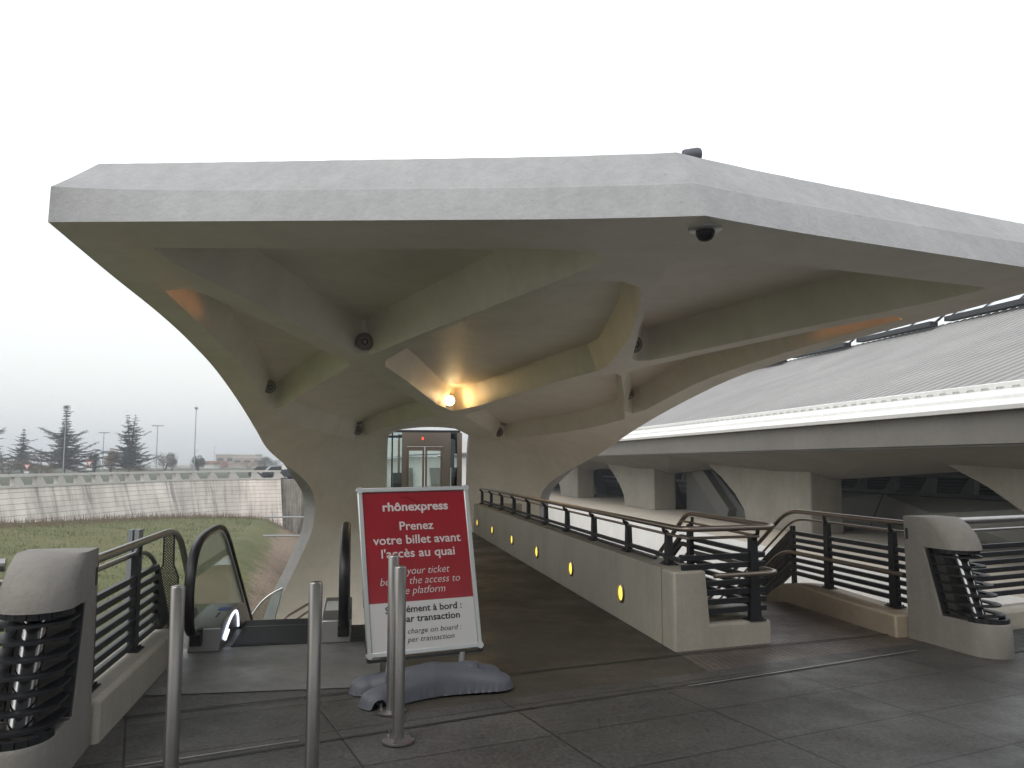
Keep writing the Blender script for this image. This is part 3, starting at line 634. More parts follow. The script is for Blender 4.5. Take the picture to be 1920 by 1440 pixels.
# bridge edge railings beyond the piers
def edge_rail(name,lab,l0,l1,posts,sg):
    root=thing(name,E(l0,.1,.2),lab,'railing')
    for z in FL: flat(root,[E(l0,.22,z),E(l1,.22,z)])
    sweep(root,'handrail',[E(l0,.12,1.04),E(l1,.12,1.04)],.036,M['steel'],.1)
    sweep(root,'lower_tube',[E(l0,.24,.93),E(l1,.24,.93)],.016,M['steel'],.1)
    for l in posts: post(root,E(l,.22),EV,-FV,.16,.93,.09,1.0)
edge_rail('bridge_edge_railing','black barred railing with steel handrail right of the right lamp pier',.42,12,[.78,2.4,4.0,5.6,7.2,8.8,10.4],1)
edge_rail('bridge_edge_railing','black barred railing with steel handrail left of the left lamp pier',-18,-7.03,[-7.4,-9.0,-10.6,-12.2],-1)
root=thing('bridge_edge_kerb',E(5,.2,0),'low concrete kerb under the railing right of the right pier','kerb')
m=MB(); m.prism([E(.40,.02,-.4),E(.40,.40,-.4),E(.40,.38,.15),E(.40,.08,.15)],EV*14); m.build('kerb_body',M['wall'],root,30,.02)
root=thing('bridge_edge_kerb',E(-10,.2,0),'low concrete kerb under the railing left of the left pier','kerb')
m=MB(); m.prism([E(-18,.02,-.4),E(-18,.40,-.4),E(-18,.38,.15),E(-18,.08,.15)],EV*11); m.build('kerb_body',M['wall'],root,30,.02)

# ---------------------------------------------------------------- concrete lamp piers
def pier(loc,qd,sd,label):
    loc=V(loc); qd=V(qd).normalized(); sd=V(sd).normalized(); W=.36
    root=thing('lamp_pier',loc,label,'lamp pier','concrete lamp piers flanking the entrance')
    def P(q,s,z): return loc+qd*q+sd*s+V((0,0,z))
    def outline(qf,rd):   # plan outline, counter clockwise
        pts=[(0,0),(0,W)]
        n=10
        for i in range(n+1):
            a=math.pi/2-math.pi*i/n; pts.append((qf-rd+rd*math.cos(a), W/2+W/2*math.sin(a)))
        return pts
    def loft(m,levels):
        b=len(m.v); n=0
        for z,qf,rd in levels:
            o=outline(qf,rd); n=len(o); m.v+=[P(q,s,z) for q,s in o]
        for i in range(len(levels)-1):
            for j in range(n): m.f.append((b+i*n+j,b+i*n+(j+1)%n,b+(i+1)*n+(j+1)%n,b+(i+1)*n+j))
        m.f.append(tuple(b+j for j in range(n))[::-1]); m.f.append(tuple(b+(len(levels)-1)*n+j for j in range(n)))
    m=MB()
    loft(m,[(-.1,.90,.20),(.05,.905,.20),(.25,.90,.20),(.27,.885,.19)])
    loft(m,[(.27,.42,.03),(.846,.25,.03)])
    loft(m,[(.846,.635,.18),(.90,.62,.18),(.98,.575,.18),(1.05,.50,.18),(1.09,.43,.18),(1.11,.37,.16)])
    m.build('pier_body',M['pier'],root,40)
    # niche lining
    m=MB()
    for s in (.022,W-.022): m.bar(P(.27,s,.835),P(.44,s,.285),.03,.05,sd)
    o=outline(.62,.18)[2:]; 
    for z,qf in ((.828,.60),(.288,.865)):
        o=[(q,s) for q,s in outline(qf,.18) if q>.2]; path=[P(q,.02+(s)*(W-.04)/W,z) for q,s in o]
        for a,b in zip(path[:-1],path[1:]): m.bar(a,b,.03,.035)
    m.build('niche_frame',M['dark'],root)
    m=MB(); m.cyl(P(.44,W/2,.845),P(.63,W/2,.275),.058,20); m.build('lamp_tube',M['inox'],root)
    m=MB(); m.bar(P(.33,W/2,.84),P(.50,W/2,.28),.22,.02,sd); m.build('reflector',M['inox'],root,0)
    for i in range(7):
        f=(i+.6)/7.2; z=.83-.55*f; q0=.26+.17*f; q1=.615+.24*f; m=MB(); n=14
        ins=[];out=[]
        for j in range(n+1):
            a=math.pi/2-math.pi*j/n; c,s=math.cos(a),math.sin(a)
            out.append((q1-.19+.19*c,W/2+(W/2-.005)*s)); ins.append((q1-.19+.115*c,W/2+(W/2-.085)*s))
        out=[(q0,W-.005)]+out+[(q0,.005)]; ins=[(q0,W-.045)]+[(q,s) for q,s in ins]+[(q0,.045)]
        k=len(out); h=.007
        for L in (out,ins):
            for zz in (z-h,z+h): m.v+=[P(q,s,zz) for q,s in L]
        for j in range(k-1):
            m.f+= [(j,j+1,k+j+1,k+j),(2*k+j,3*k+j,3*k+j+1,2*k+j+1),(k+j,k+j+1,3*k+j+1,3*k+j),(j,2*k+j,2*k+j+1,j+1)]
        m.build('fin_ring',M['dark'],root)
    m=MB(); m.prism([P(.02,-.004,.90),P(.05,-.004,.90),P(.05,-.004,1.0),P(.02,-.004,1.0)],sd*.003); m.build('slot_cover',M['dark'],root,0)
    return root
qr=V((.26,-.966,0)); m_=lambda v:v-NV*2*v.dot(NV)
pier((3.655,7.56,0),qr,V((.966,.26,0)),'concrete lamp pier with ringed lamp right of the stair railing')
ql=V((.25,-.968,0)); sl_=V((-.968,-.25,0))
pier((-2.41,4.74,0),ql,sl_,'concrete lamp pier with ringed lamp at the left edge of the photo')

# ---------------------------------------------------------------- bollards
def bollard(loc,label,first=None):
    if first: return dup(first,loc=loc,rz=rnd.uniform(0,3),label=label)
    root=thing('bollard',(0,0,0),label,'bollard','steel tube bollards on the paving')
    m=MB(); m.lathe((0,0,0),(0,0,1),[(.0345,.008),(.0345,.987),(.030,.996),(.015,1.0)],32); m.build('tube',M['steel'],root)
    m=MB(); m.lathe((0,0,0),(0,0,1),[(.092,.006),(.092,.016),(.05,.022)],36); m.build('flange',M['steel'],root)
    for k in range(3):
        a=k*2.094+.4; m=MB(); c=V((.072*math.cos(a),.072*math.sin(a),0)); m.cyl(c+V((0,0,.016)),c+V((0,0,.03)),.012,6); m.cyl(c+V((0,0,.03)),c+V((0,0,.052)),.006,8); m.build('bolt',M['steel'],root)
    root.location=loc; return root
b0=bollard((-.655,4.78,.0),'steel bollard with bolted base flange in front of the red sign')
bollard((-.775,5.33,0),'steel bollard mostly hidden behind another, just before the red sign base',b0)
bollard((-1.0,4.16,0),'steel bollard cut by the bottom edge between the left bollard and the sign',b0)
bollard((-1.645,4.02,0),'leftmost steel bollard in front of the escalator',b0)

# ---------------------------------------------------------------- red ticket sign on a grey base
M['spring']=M['dark']
def sign():
    BL=V((-.992,5.727,.262)); X=V((.925,.375,.012)).normalized(); W=.815
    back=V((-X.y,X.x,0)); U=V((-.150,.165,1.16)).normalized(); U=(U-X*U.dot(X)*.4).normalized(); Nn=X.cross(U)*1.0; Nn=-Nn if Nn.y>0 else Nn; H=1.155
    base_c=V((-.555,5.80,0))
    root=thing('pavement_sign',base_c,'red and white framed ticket notice on a grey moulded base','sign')
    def P(u,v,d=0): return BL+X*(u*W)+U*(v*H)+Nn*d
    m=MB(); fw=.035
    m.bar(P(0,.0),P(0,1),.03,fw,Nn) if 0 else None
    for a,b in ((P(0,0),P(0,1)),(P(1,0),P(1,1)),(P(0,0),P(1,0)),(P(0,1),P(1,1))):
        m.bar(a,b,fw,.03,Nn)
    m.build('frame',M['alu'],root,35,.006)
    for u in (0,1):
        for v in (0,1): m=MB(); m.cyl(P(u,v,-.018),P(u,v,.02),.024,16); m.build('corner_cap',M['alu'],root)
    a=.02; sp_=.30
    def panel(v0,v1,name,mt,d=.004,th=.01):
        m=MB(); m.prism([P(a,v0,d),P(1-a,v0,d),P(1-a,v1,d),P(a,v1,d)],-Nn*th); return m.build(name,mt,root,0)
    panel(.012,sp_,'white_panel',M['white']); panel(sp_+.0005,.988,'red_panel',M['red'])
    m=MB(); m.prism([P(.01,.005,-.008),P(.99,.005,-.008),P(.99,.995,-.008),P(.01,.995,-.008)],-Nn*.004); m.build('back_board',M['dark'],root,0)
    def text(s,u,v,size,mt,bold=0,shear=0,w=None,sx=1):
        c=bpy.data.curves.new('lettering','FONT'); c.body=s; c.size=size; c.shear=shear; c.offset=bold; c.align_x='CENTER'; c.extrude=.0006; c.resolution_u=3
        o=bpy.data.objects.new('tmp',c); COL.objects.link(o); bpy.context.view_layer.update()
        me=bpy.data.meshes.new_from_object(o.evaluated_get(bpy.context.evaluated_depsgraph_get())); bpy.data.objects.remove(o)
        xs=[q.co.x for q in me.vertices]; k=(w/(max(xs)-min(xs))) if w else 1; mid=(max(xs)+min(xs))/2
        Mx=Matrix(((X.x,U.x,Nn.x),(X.y,U.y,Nn.y),(X.z,U.z,Nn.z)))
        org=P(u,v,.0055)-root.location
        for q in me.vertices: q.co=org+Mx@V(((q.co.x-mid)*k,q.co.y,q.co.z))
        me.name='lettering'; me.materials.clear(); me.materials.append(mt); t=bpy.data.objects.new('lettering',me); COL.objects.link(t); t.parent=root
    lt,dt=M['ltext'],M['dtext']
    text('rhônexpress',.505,.865,.088,lt,.0022,0,.50)
    m=MB(); pts=[P(.38+.20*i/10,.955-.012*math.sin(i/10*1.6)-.06*(i/10)**2.2,.0055) for i in range(11)]
    m.tube(pts,.0025,6); m.build('logo_swoosh',M['red'] if 0 else mat('dark_red_print',(.16,.008,.014),.4),root)
    text('Prenez',.50,.742,.088,lt,.0012,0,.258)
    text('votre billet avant',.50,.656,.088,lt,.0012,0,.665)
    text("l'accès au quai",.50,.572,.088,lt,.0012,0,.555)
    text('Buy your ticket',.50,.465,.076,lt,-.0006,.25,.45)
    text('before the access to',.50,.405,.076,lt,-.0006,.25,.60)
    text('the platform',.50,.345,.076,lt,-.0006,.25,.36)
    text('Supplément à bord :',.51,.236,.066,dt,.0010,0,.57)
    text('1€ par transaction',.51,.178,.066,dt,.0010,0,.53)
    text('Extra charge on board :',.51,.108,.052,dt,-.0004,.25,.54)
    text('1€ per transaction',.51,.058,.052,dt,-.0004,.25,.42)
    # side spring arms and feet
    m=MB()
    for u in (-.012,1.012): m.bar(P(u,-.04,-.01),P(u,.09,-.01),.02,.035,Nn)
    m.bar(P(-.012,-.035,-.01),P(1.012,-.035,-.01),.02,.02,Nn); m.build('bottom_bracket',M['dark'],root,0)
    for u in (.17,.83):
        m=MB(); p=P(u,-.03,-.01); m.tube([p,V((p.x,p.y,.10))],.022,12); m.build('stem',M['mast'],root)
    # moulded base: height field over a bone-like plan
    n1,n2=112,64; L_,Wd=.56,.27
    def seg(x,y,a,b):
        a=np.array(a);b=np.array(b); e=b-a; h=np.clip(((x-a[0])*e[0]+(y-a[1])*e[1])/(e@e),0,1); return np.hypot(x-a[0]-e[0]*h,y-a[1]-e[1]*h)
    x,y=np.meshgrid(np.linspace(-L_,L_,n1),np.linspace(-Wd,Wd,n2)); ax_=np.abs(x)
    H_=np.zeros_like(x)
    yc=.045+np.where(x<0,.125,.06)*np.clip(ax_/.42,0,1)**1.6
    for sg in (-1,1):
        d=np.abs(y-sg*yc); rr=.112*np.clip(1-np.clip((ax_-.44)/.11,0,1)**2,0,1)**.5
        hh=np.where(rr>.001,np.clip(1-(d/np.maximum(rr,.001))**2,0,1)**.42,0)*(.10+.085*np.clip(1-ax_/.5,0,1)); H_=np.maximum(H_,hh*(np.clip(rr/.112,0,1)**.6))
    d=np.abs(y); rr=.10*np.clip(1-(ax_/.34)**2,0,1)**.5; H_=np.maximum(H_,np.where(rr>.001,np.clip(1-(d/np.maximum(rr,.001))**4,0,1)**.4*.17,0)) 
    for cx in (-.27,.27): H_=np.maximum(H_,.165*np.clip(1-(np.hypot(x-cx,y)/.07)**6,0,1)**.4)
    Yd=back; m=MB(); idx={}
    for j in range(n2):
        for i in range(n1):
            if H_[j,i]>0 or any(H_[min(max(j+b,0),n2-1),min(max(i+a,0),n1-1)]>0 for a,b in ((1,0),(-1,0),(0,1),(0,-1),(1,1),(-1,-1),(1,-1),(-1,1))):
                idx[i,j]=len(m.v); m.v.append(base_c+X*float(x[j,i])+Yd*float(y[j,i])+V((0,0,float(H_[j,i])+.012)))
    for j in range(n2-1):
        for i in range(n1-1):
            q=[(i,j),(i+1,j),(i+1,j+1),(i,j+1)]
            if all(a in idx for a in q) and max(H_[b,a] for a,b in q)>0: m.f.append(tuple(idx[a] for a in q))
    o=m.build('base',M['plastic'],root,60,fix=False); sm=o.modifiers.new('s','SUBSURF'); sm.levels=1; sm.render_levels=1
    for u in (-.42,.42):
        m=MB(); c=base_c+X*u-Yd*.17+V((0,0,.012)); m.cyl(c-Yd*.02+V((0,0,.0)),c+Yd*.02,.013,10); m.build('wheel',M['steel'],root)
sign()
# ---------------------------------------------------------------- escalator
def escalator():
    root=thing('escalator',A(-2.89,7.5,0),'escalator going down with black handrails and glass sides, left of the red sign','escalator')
    K=.577
    def hp(t0):   # handrail loop in (t,z)
        pts=[(t0+.42,.16),(t0+.12,.20),(t0+.0,.40),(t0+.02,.68),(t0+.18,.88),(t0+.5,.965),(t0+.95,.985)]
        return pts+[(t0+1.35,.985),(t0+1.62,.945),(t0+1.95,.80),(t0+2.3,.80-.35*K),(t0+15,.80-13.05*K)]
    for s,t0 in ((-3.5,6.95),(-2.28,7.1)):
        P=rounded([A(s,t,z) for t,z in hp(t0)],.25,6)
        m=MB(); n=len(P); b=0
        for i,p in enumerate(P):   # flattened rubber section
            T=(P[min(i+1,n-1)]-P[max(i-1,0)]).normalized(); S=NV; U_=S.cross(T).normalized()
            for j in range(10):
                a=2*math.pi*j/10; m.v.append(p+S*(.042*math.cos(a))+U_*(.024*math.sin(a)))
        for i in range(n-1):
            for j in range(10): k=(j+1)%10; m.f.append((i*10+j,i*10+k,(i+1)*10+k,(i+1)*10+j))
        m.f.append(tuple(range(10))[::-1]); m.f.append(tuple((n-1)*10+j for j in range(10)))
        m.build('handrail',M['black'],root,60)
        m=MB(); m.tube([p+((P[max(i-1,0)]-P[min(i+1,n-1)]).cross(NV)).normalized()*-.038 for i,p in enumerate(P)],.019,8); m.build('rail_track',M['alu'],root)
        # glass
        low=[(t0+.42,.16),(t0+1.35,.16),(t0+1.9,.05),(t0+15,.05-13.1*K)]
        up=[(t,z-.03) for t,z in hp(t0)][1:]
        poly=[A(s-.005,t,z) for t,z in low]+[A(s-.005,t,z) for t,z in up[::-1]]
        m=MB(); m.prism(poly,NV*.010); m.build('glass_panel',M['glass'],root,0)
        sg=1 if s<-3 else -1
        # skirt deck
        prof=[(t0+.38,.0),(t0+.42,.20),(t0+.6,.24),(t0+1.4,.24),(t0+1.9,.16),(t0+15,.16-13.1*K),(t0+15,-.5-13.1*K),(t0+1.9,-.4)]
        m=MB(); m.prism([A(s-sg*.07,t,z) for t,z in prof],NV*sg*.27); m.build('skirt',M['skirt'],root,20,.015)
        m=MB(); m.box(A(s,t0+.40,.13),(.10,.10,.14),NV,TV); m.build('handrail_inlet',M['black'],root,0,.01)
        if sg>0:
            fac=s+.205
            led=[(t0+.50,.09),(t0+.72,.165),(t0+1.0,.21),(t0+1.25,.20),(t0+1.36,.12),(t0+1.40,.02)]
            m=MB(); m.tube(rounded([A(fac,t,z) for t,z in led],.15,6),.012,8); m.build('light_curve',M['led'],root)
            m=MB(); m.tube([A(fac,t0+.60,.06),A(fac,t0+.78,.105)],.012,8); m.build('light_bar',M['led'],root)
            for i,tt in enumerate((.70,.78,.86)):
                m=MB(); m.box(A(s+.11,t0+tt,.243),(.02,.045,.004),NV,TV); m.build('control_button',M['dark'],root,0)
            m=MB(); m.box(A(s+.12,t0+1.08,.243),(.10,.14,.004),NV,TV); m.build('sticker',mat('blue_sticker',(.05,.09,.25),.5),root,0)
        else:
            m=MB(); m.box(A(s-.11,t0+.9,.243),(.12,.5,.004),NV,TV); m.build('notice_sticker',M['white'],root,0)
    m=MB(); m.prism([A(-3.24,7.5,.0),A(-3.24,8.35,.0),A(-3.24,8.35,.014),A(-3.24,7.5,.014)],NV*.72)
    for i in range(34): m.box(A(-2.88,7.53+.023*i,.017),(.70,.009,.005),NV,TV)
    m.build('comb_plate',M['tread'],root,0)
    for i in range(26):
        t=8.36+.4*i; z=-.02-.4*K*max(0,i-.6); m=MB(); m.box(A(-2.88,t+.2,z-.15),(.80,.40,.32),NV,TV)
        for k in range(11): m.box(A(-2.88,t+.02+k*.036,z+.013),(.78,.014,.008),NV,TV)
        m.build('step',M['tread'],root,0)
escalator()
# perforated guard panels beside the escalator
def uvpanel(name,poly2,org,ux,uz,th,mt,lab,cat):
    me=bpy.data.meshes.new(name); n=len(poly2); vs=[]; ux=V(ux);uz=V(uz); nn=ux.cross(uz).normalized()*th
    for k in (0,1): vs+=[tuple(ux*a+uz*b+nn*k) for a,b in poly2]
    me.from_pydata(vs,[],[tuple(range(n))[::-1],tuple(range(n,2*n))]+[(i,(i+1)%n,n+(i+1)%n,n+i) for i in range(n)])
    uv=me.uv_layers.new(name='uv')
    for lp in me.loops: a=poly2[lp.vertex_index%n]; uv.data[lp.index].uv=a
    me.materials.append(mt); o=bpy.data.objects.new(name,me); COL.objects.link(o); return o
def guard(org,ux,poly2,lab):
    r=thing('perforated_guard',org,lab,'guard panel')
    o=uvpanel('perforated_sheet',poly2,org,ux,(0,0,1),.003,M['perf'],None,None); o.parent=r
    m=MB(); P=[V(org)+V(ux)*a+V((0,0,b)) for a,b in poly2]; 
    for a,b in zip(P,P[1:]+P[:1]): m.bar(a,b,.012,.012,NV)
    m.build('edge_frame',M['dark'],r,0); return r
g=guard(A(-3.75,7.33,.0),NV,[(-.10,.20),(.09,.20),(.09,.64),(.05,.74),(.045,1.03),(-.035,1.03),(-.035,.74),(-.10,.62)],'bottle shaped black perforated guard panel left of the escalator')
g=guard(A(-2.10,7.7,.02),TV,[(0,.25),(.9,.25),(.9,.88),(.2,.88),(0,.7)],'dark perforated guard panel between escalator and red sign')
root=thing('grey_steel_column',A(-5.6,14,-3),'grey steel column standing on the lawn behind the side railing','column')
m=MB(); c=px(264,13.5,-3.2)
for dx in (-.055,.055): m.box(c+V((dx,0,1.85)),(.075,.16,3.7))
m.box(c+V((0,.04,1.85)),(.06,.05,3.68)); root.location=c
m.build('profile',mat('galvanised_column',(.24,.26,.28),.5,.4),root,0)
# lower landing glass screen and wall handrail near the left leg
root=thing('lower_glass_screen',px(500,15.5,-2.2),'curved top glass screen with steel edge at the foot of the escalator','glass screen')
o_=px(466,14.2,0); x_=V((1,.35,0)).normalized(); P=[o_+x_*a+V((0,0,b)) for a,b in [(0,-1.75),(.10,-1.12),(.30,-.82),(.48,-.68),(.66,-.60),(.60,-.9),(.40,-1.75)]]
m=MB(); m.prism(P,x_.cross(V((0,0,1)))*.015); m.build('glass_pane',M['glass'],root,0)
m=MB(); m.tube(rounded(P[:5],.15,5),.016,8); m.tube([P[4],P[6]],.016,8); m.build('steel_edge',M['alu'],root)
root=thing('wall_handrail',A(-3.0,24.3,-2),'bronze handrail fixed low on the left leg wall','handrail')
a=px(543,22.2,-2.58); b=px(592,23.3,-2.35)
m=MB(); m.tube(rounded([a+V((0,.3,-.12)),a,a.lerp(b,.7),b],.2,5),.035,8); m.tube(rounded([a+V((0,.3,-.3)),a+V((.1,0,-.2)),b+V((0,0,-.2))],.2,5),.03,8); m.build('tube_pair',M['steelb'],root)

# ---------------------------------------------------------------- lift in the arched opening
def lift():
    root=thing('lift',A(0,26.5,0),'bronze framed glass lift with double doors in the arched opening','lift')
    T=26.5
    def rect(s0,s1,z0,z1,d=0,th=.08): return [A(s0,T+d,z0),A(s1,T+d,z0),A(s1,T+d,z1),A(s0,T+d,z1)],TV*th
    def slab(name,s0,s1,z0,z1,d,th,mt,par=root):
        m=MB(); p,e=rect(s0,s1,z0,z1,d,th); m.prism(p,e); return m.build(name,mt,par,0)
    slab('left_jamb',-.72,-.56,0,2.6,0,.12,M['bronze']); slab('right_jamb',.62,.88,0,2.6,0,.12,M['bronze'])
    slab('header',-.56,.62,2.14,2.6,0,.10,M['bronze'])
    slab('indicator',-.07,-.02,2.36,2.44,-.012,.01,M['redled'])
    slab('lintel',-1.25,1.2,2.602,2.68,.02,.12,M['dark'])
    for i,(a,b) in enumerate(((-.555,.02),(.04,.615))):
        d=MB()
        for s0,s1,z0,z1 in ((a,a+.07,0,2.13),(b-.07,b,0,2.13),(a+.07,b-.07,2.0,2.13),(a+.07,b-.07,0,.2)):
            p,e=rect(s0,s1,z0,z1,.03,.04); d.prism(p,e)
        o=d.build('door_leaf',M['bronze'],root,0); slab('pane',a+.07,b-.07,.2,2.0,.045,.01,M['winglass'],o)
    # side bays
    slab('left_mullion',-1.06,-1.01,0,2.6,.02,.08,M['dark']); slab('left_side_glass',-1.25,-.72,0,2.6,.06,.01,M['winglass'])
    slab('left_transom',-1.25,-.72,2.42,2.5,.02,.08,M['dark'])
    slab('left_low_panel',-1.0,-.72,.5,1.28,.10,.05,M['dark']); slab('left_edge_post',-1.27,-1.2,0,2.6,.0,.08,M['bronze'])
    slab('right_machine_box',.95,1.2,.2,1.45,.1,.4,M['dark']); slab('right_side_glass',.88,1.2,0,2.6,.06,.01,M['winglass'])
    slab('right_dark_bay',.88,1.02,1.45,2.6,.12,.05,M['dark']); slab('right_edge_post',1.10,1.26,0,2.6,.0,.08,M['bronze']); slab('right_upper_panel',1.0,1.12,1.9,2.6,.14,.04,M['dark'])
    m=MB()
    for s in (-.72,.88): 
        for t in (28.4,): m.bar(A(s,t,0),A(s,t,2.6),.08,.08,NV)
    m.bar(A(-.72,28.4,2.55),A(.88,28.4,2.55),.08,.08); m.build('rear_frame',M['bronze'],root,0)
lift()
lp=A(-.30,26.2,2.62)
# pale buildings seen through the lift glass
root=thing('far_station_wing',A(-2,52,-2),'cream station wing with sloping white roof seen through the lift glass','building')
m=MB(); m.prism([A(-5,50,-4),A(5,50,-4),A(5,50,1.9),A(1,50,2.0),A(-5,50,1.2)],TV*8); m.build('wall',M['apron'],root,0)
m=MB(); m.prism([A(-6.5,49.4,1.2),A(1,49.4,2.1),A(6,49.4,2.3),A(6,49.4,2.9),A(.6,49.4,3.1),A(-2.6,49.4,2.2),A(-6.5,49.4,1.45)],TV*9); m.build('roof',M['apron'],root,0)
for i in range(5):
    m=MB(); s=-4+1.7*i; m.prism([A(s,49.8,-4),A(s+.35,49.8,-4),A(s+.15,49.8,1.3),A(s-.5,49.8,1.3)],TV*.3); m.build('rib',M['hall'],root,0)

# ---------------------------------------------------------------- station hall on the right
def hall():
    root=thing('station_hall',A(14,25,-1),'long station hall with ribbed metal roof, white eave and slanting concrete struts','building')
    S=lambda n,t,z:A(n-AD,t,z)
    T0,T1=-2,140
    def ext(name,prof,mt,t0=T0,t1=T1):
        m=MB(); m.prism([S(n,t0,z) for n,z in prof],TV*(t1-t0)); return m.build(name,mt,root,25)
    ext('eave_beam',[(14,2.03),(14.02,2.74),(15.6,2.74),(15.6,2.03)],M['hall'])
    ext('white_eave',[(13.82,2.765),(13.80,2.86),(14.1,3.02),(14.12,3.10),(14.75,3.42),(15.2,3.44),(15.2,2.765)],M['apron'])
    ext('eave_closure',[(14.50,3.30),(14.50,3.43),(14.60,3.46),(14.60,3.30)],M['apron'])
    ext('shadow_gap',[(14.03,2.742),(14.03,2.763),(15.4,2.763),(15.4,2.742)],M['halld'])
    # corrugated roof
    m=MB(); p=.46; cols=[]; t=T0
    prof=[(0,0),(.46,0),(.54,.065),(.92,.065),(1,0)]
    rows=[(14.50,3.27),(18.5,4.72),(22.8,6.3),(26.8,7.98)]
    xs=[]
    while t<T1:
        for f,h in prof[:-1]: xs.append((t+f*p,h))
        t+=p
    for n,z in rows:
        for t,h in xs: m.v.append(S(n-.35*h,t,z+h))
    L=len(xs)
    for r in range(3):
        for i in range(L-1): m.f.append((r*L+i,r*L+i+1,(r+1)*L+i+1,(r+1)*L+i))
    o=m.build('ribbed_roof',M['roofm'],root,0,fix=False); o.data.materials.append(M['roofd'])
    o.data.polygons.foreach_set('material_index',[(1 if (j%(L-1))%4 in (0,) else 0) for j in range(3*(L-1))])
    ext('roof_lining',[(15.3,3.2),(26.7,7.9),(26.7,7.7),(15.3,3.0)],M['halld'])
    # stepped skylight along the ridge
    k=0; t=T0+1.
    while t<T1-8:
        n0=26.4; f=MB()
        a=S(n0-.4,t,7.98);b=S(n0+.2,t+6.4,8.18); f.bar(a,b,.4,.22)
        c=S(n0+.6,t,8.75);d=S(n0+1.1,t+6.4,8.85); f.bar(c,d,.12,.12)
        for q in range(4):
            fr=q/3; f.bar(a.lerp(b,fr),c.lerp(d,fr),.09,.09,TV)
        e=S(n0+1.6,t,9.35);g=S(n0+2.1,t+6.4,9.45); f.bar(e,g,.12,.12)
        for q in range(3): f.bar(c.lerp(d,q/2),e.lerp(g,q/2),.08,.08,TV)
        fo=f.build('skylight_frame',M['dark'],root,0)
        gl=MB(); gl.add([a,b,d,c],[(0,1,2,3)]); gl.add([c,d,g,e],[(0,1,2,3)]); gl.build('skylight_glass',M['sky_glass'],fo,0); t+=6.6
    # ledge, parapet face
    ext('ledge',[(13.0,-1.05),(20,-.95),(20,-1.6),(13.0,-1.6)],M['ledge'])
    ext('ledge_face',[(12.98,-1.06),(12.2,-9),(13.4,-9),(13.4,-1.07)],M['apron'])
    for k in range(9):
        m=MB(); t=21+6.1*k; m.prism([S(12.93,t,-1.9),S(12.93,t+1.2,-1.9),S(12.6,t+2.2,-4.6),S(12.6,t-.2,-4.6)],NV*.06); m.build('face_recess',M['halld'] if k%1 else M['hall'],root,0)
    # slanting struts
    for k in range(7):
        t=11.1+15.7*k; m=MB()
        poly=[(0,-1.02),(0,2.02),(10.2,2.02),(8.8,1.55),(7.3,.95),(6.0,.25),(5.2,-.4),(5.0,-1.02)]
        m.prism([S(16.3,t+a,b) for a,b in poly],NV*1.3); m.build('strut',M['strut'],root,25,.06)
        # inner raking column
        m=MB(); m.prism([S(19.5,t+5.5,-1),S(19.5,t+7.4,-1),S(19.5,t+11.2,2.9),S(19.5,t+9.4,2.9)],NV*1.); m.build('raking_column',M['hall'],root,0)
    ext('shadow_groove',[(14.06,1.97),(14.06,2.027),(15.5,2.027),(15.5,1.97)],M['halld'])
    for k in range(8):
        t=11.1+15.7*(k-1); m=MB(); P0=S(14.2,t,1.965);Mm=S(14.2,t+8.2,1.965);P1=S(14.2,t+15.7,1.965);L0=S(17.2,t,.98);Lm=S(17.2,t+8.6,1.38);L1=S(17.2,t+15.7,.98)
        m.add([P0,Mm,P1,L0,Lm,L1,S(17.5,t,2.),S(17.5,t+15.7,2.)],[(0,1,3),(1,4,3),(1,2,5),(1,5,4),(3,4,6),(4,7,6),(4,5,7)]); m.build('folded_soffit',M['hall'],root,0,fix=False)
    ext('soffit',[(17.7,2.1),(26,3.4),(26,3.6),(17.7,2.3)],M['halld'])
    ext('inner_wall',[(30,-9),(30,-.6),(30.5,-.6),(30.5,-9)],M['hall'])
    ext('inner_floor',[(18,-1.2),(30,-1.2),(30,-1.5),(18,-1.5)],M['halld'])
    ext('back_wall',[(30.6,-.6),(30.6,2.2),(31,2.2),(31,-.6)],M['hall'])
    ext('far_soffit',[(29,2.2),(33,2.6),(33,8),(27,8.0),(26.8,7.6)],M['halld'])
    # far side dark glazing bands with gaps of daylight
    m=MB()
    # dark stair flights between the struts
    for k in (1,2):
        t=11.1+15.7*k; m=MB()
        if k==1: continue
        m.prism([S(18,t-7.5,-1),S(18,t-7.2,-.6),S(18,t-2.2,2.2),S(18,t-.5,2.2),S(18,t-.5,-1)],NV*3)
        m.build('inner_stair',M['halld'],root,0)
        m=MB(); m.bar(S(17.9,t-6.2,-1.0),S(17.9,t-1.6,2.0),.6,.9); m.build('stair_stringer',M['hall'],root,0)
    # inner parapet with slanted posts, behind
    m=MB(); m.bar(S(29.5,T0,.98),S(29.5,T1,.98),.3,.22); m.build('inner_parapet_beam',M['apron'],root,0)
    m=MB(); m.bar(S(29.5,T0,-.02),S(29.5,T1,-.02),.3,.2); m.build('inner_parapet_plinth',M['apron'],root,0)
    t=8
    while t<70:
        m=MB(); m.prism([S(29.4,t,.08),S(29.4,t+.9,.08),S(29.4,t+.2,.87),S(29.4,t-.15,.87)],NV*.3); m.build('inner_parapet_post',M['apron'],root,0); t+=2.9
    for z in (.25,.42,.59,.76):
        m=MB(); m.bar(S(29.9,T0,z),S(29.9,70,z),.03,.05); m.build('inner_rail_bar',M['dark'],root,0)
    for k in range(3):   # folded concrete panels below the parapet
        t=11.4+9.5*k; m=MB(); P=[S(21.8,t,.28),S(21.8,t+9.4,.28),S(21.0,t+9.4,-1.3),S(21.0,t,-1.3),S(20.3,t+4.7,-.2)]
        m.add(P,[(0,1,4),(1,2,4),(2,3,4),(3,0,4)]); m.build('folded_panel',M['retainc'],root,0,fix=False)
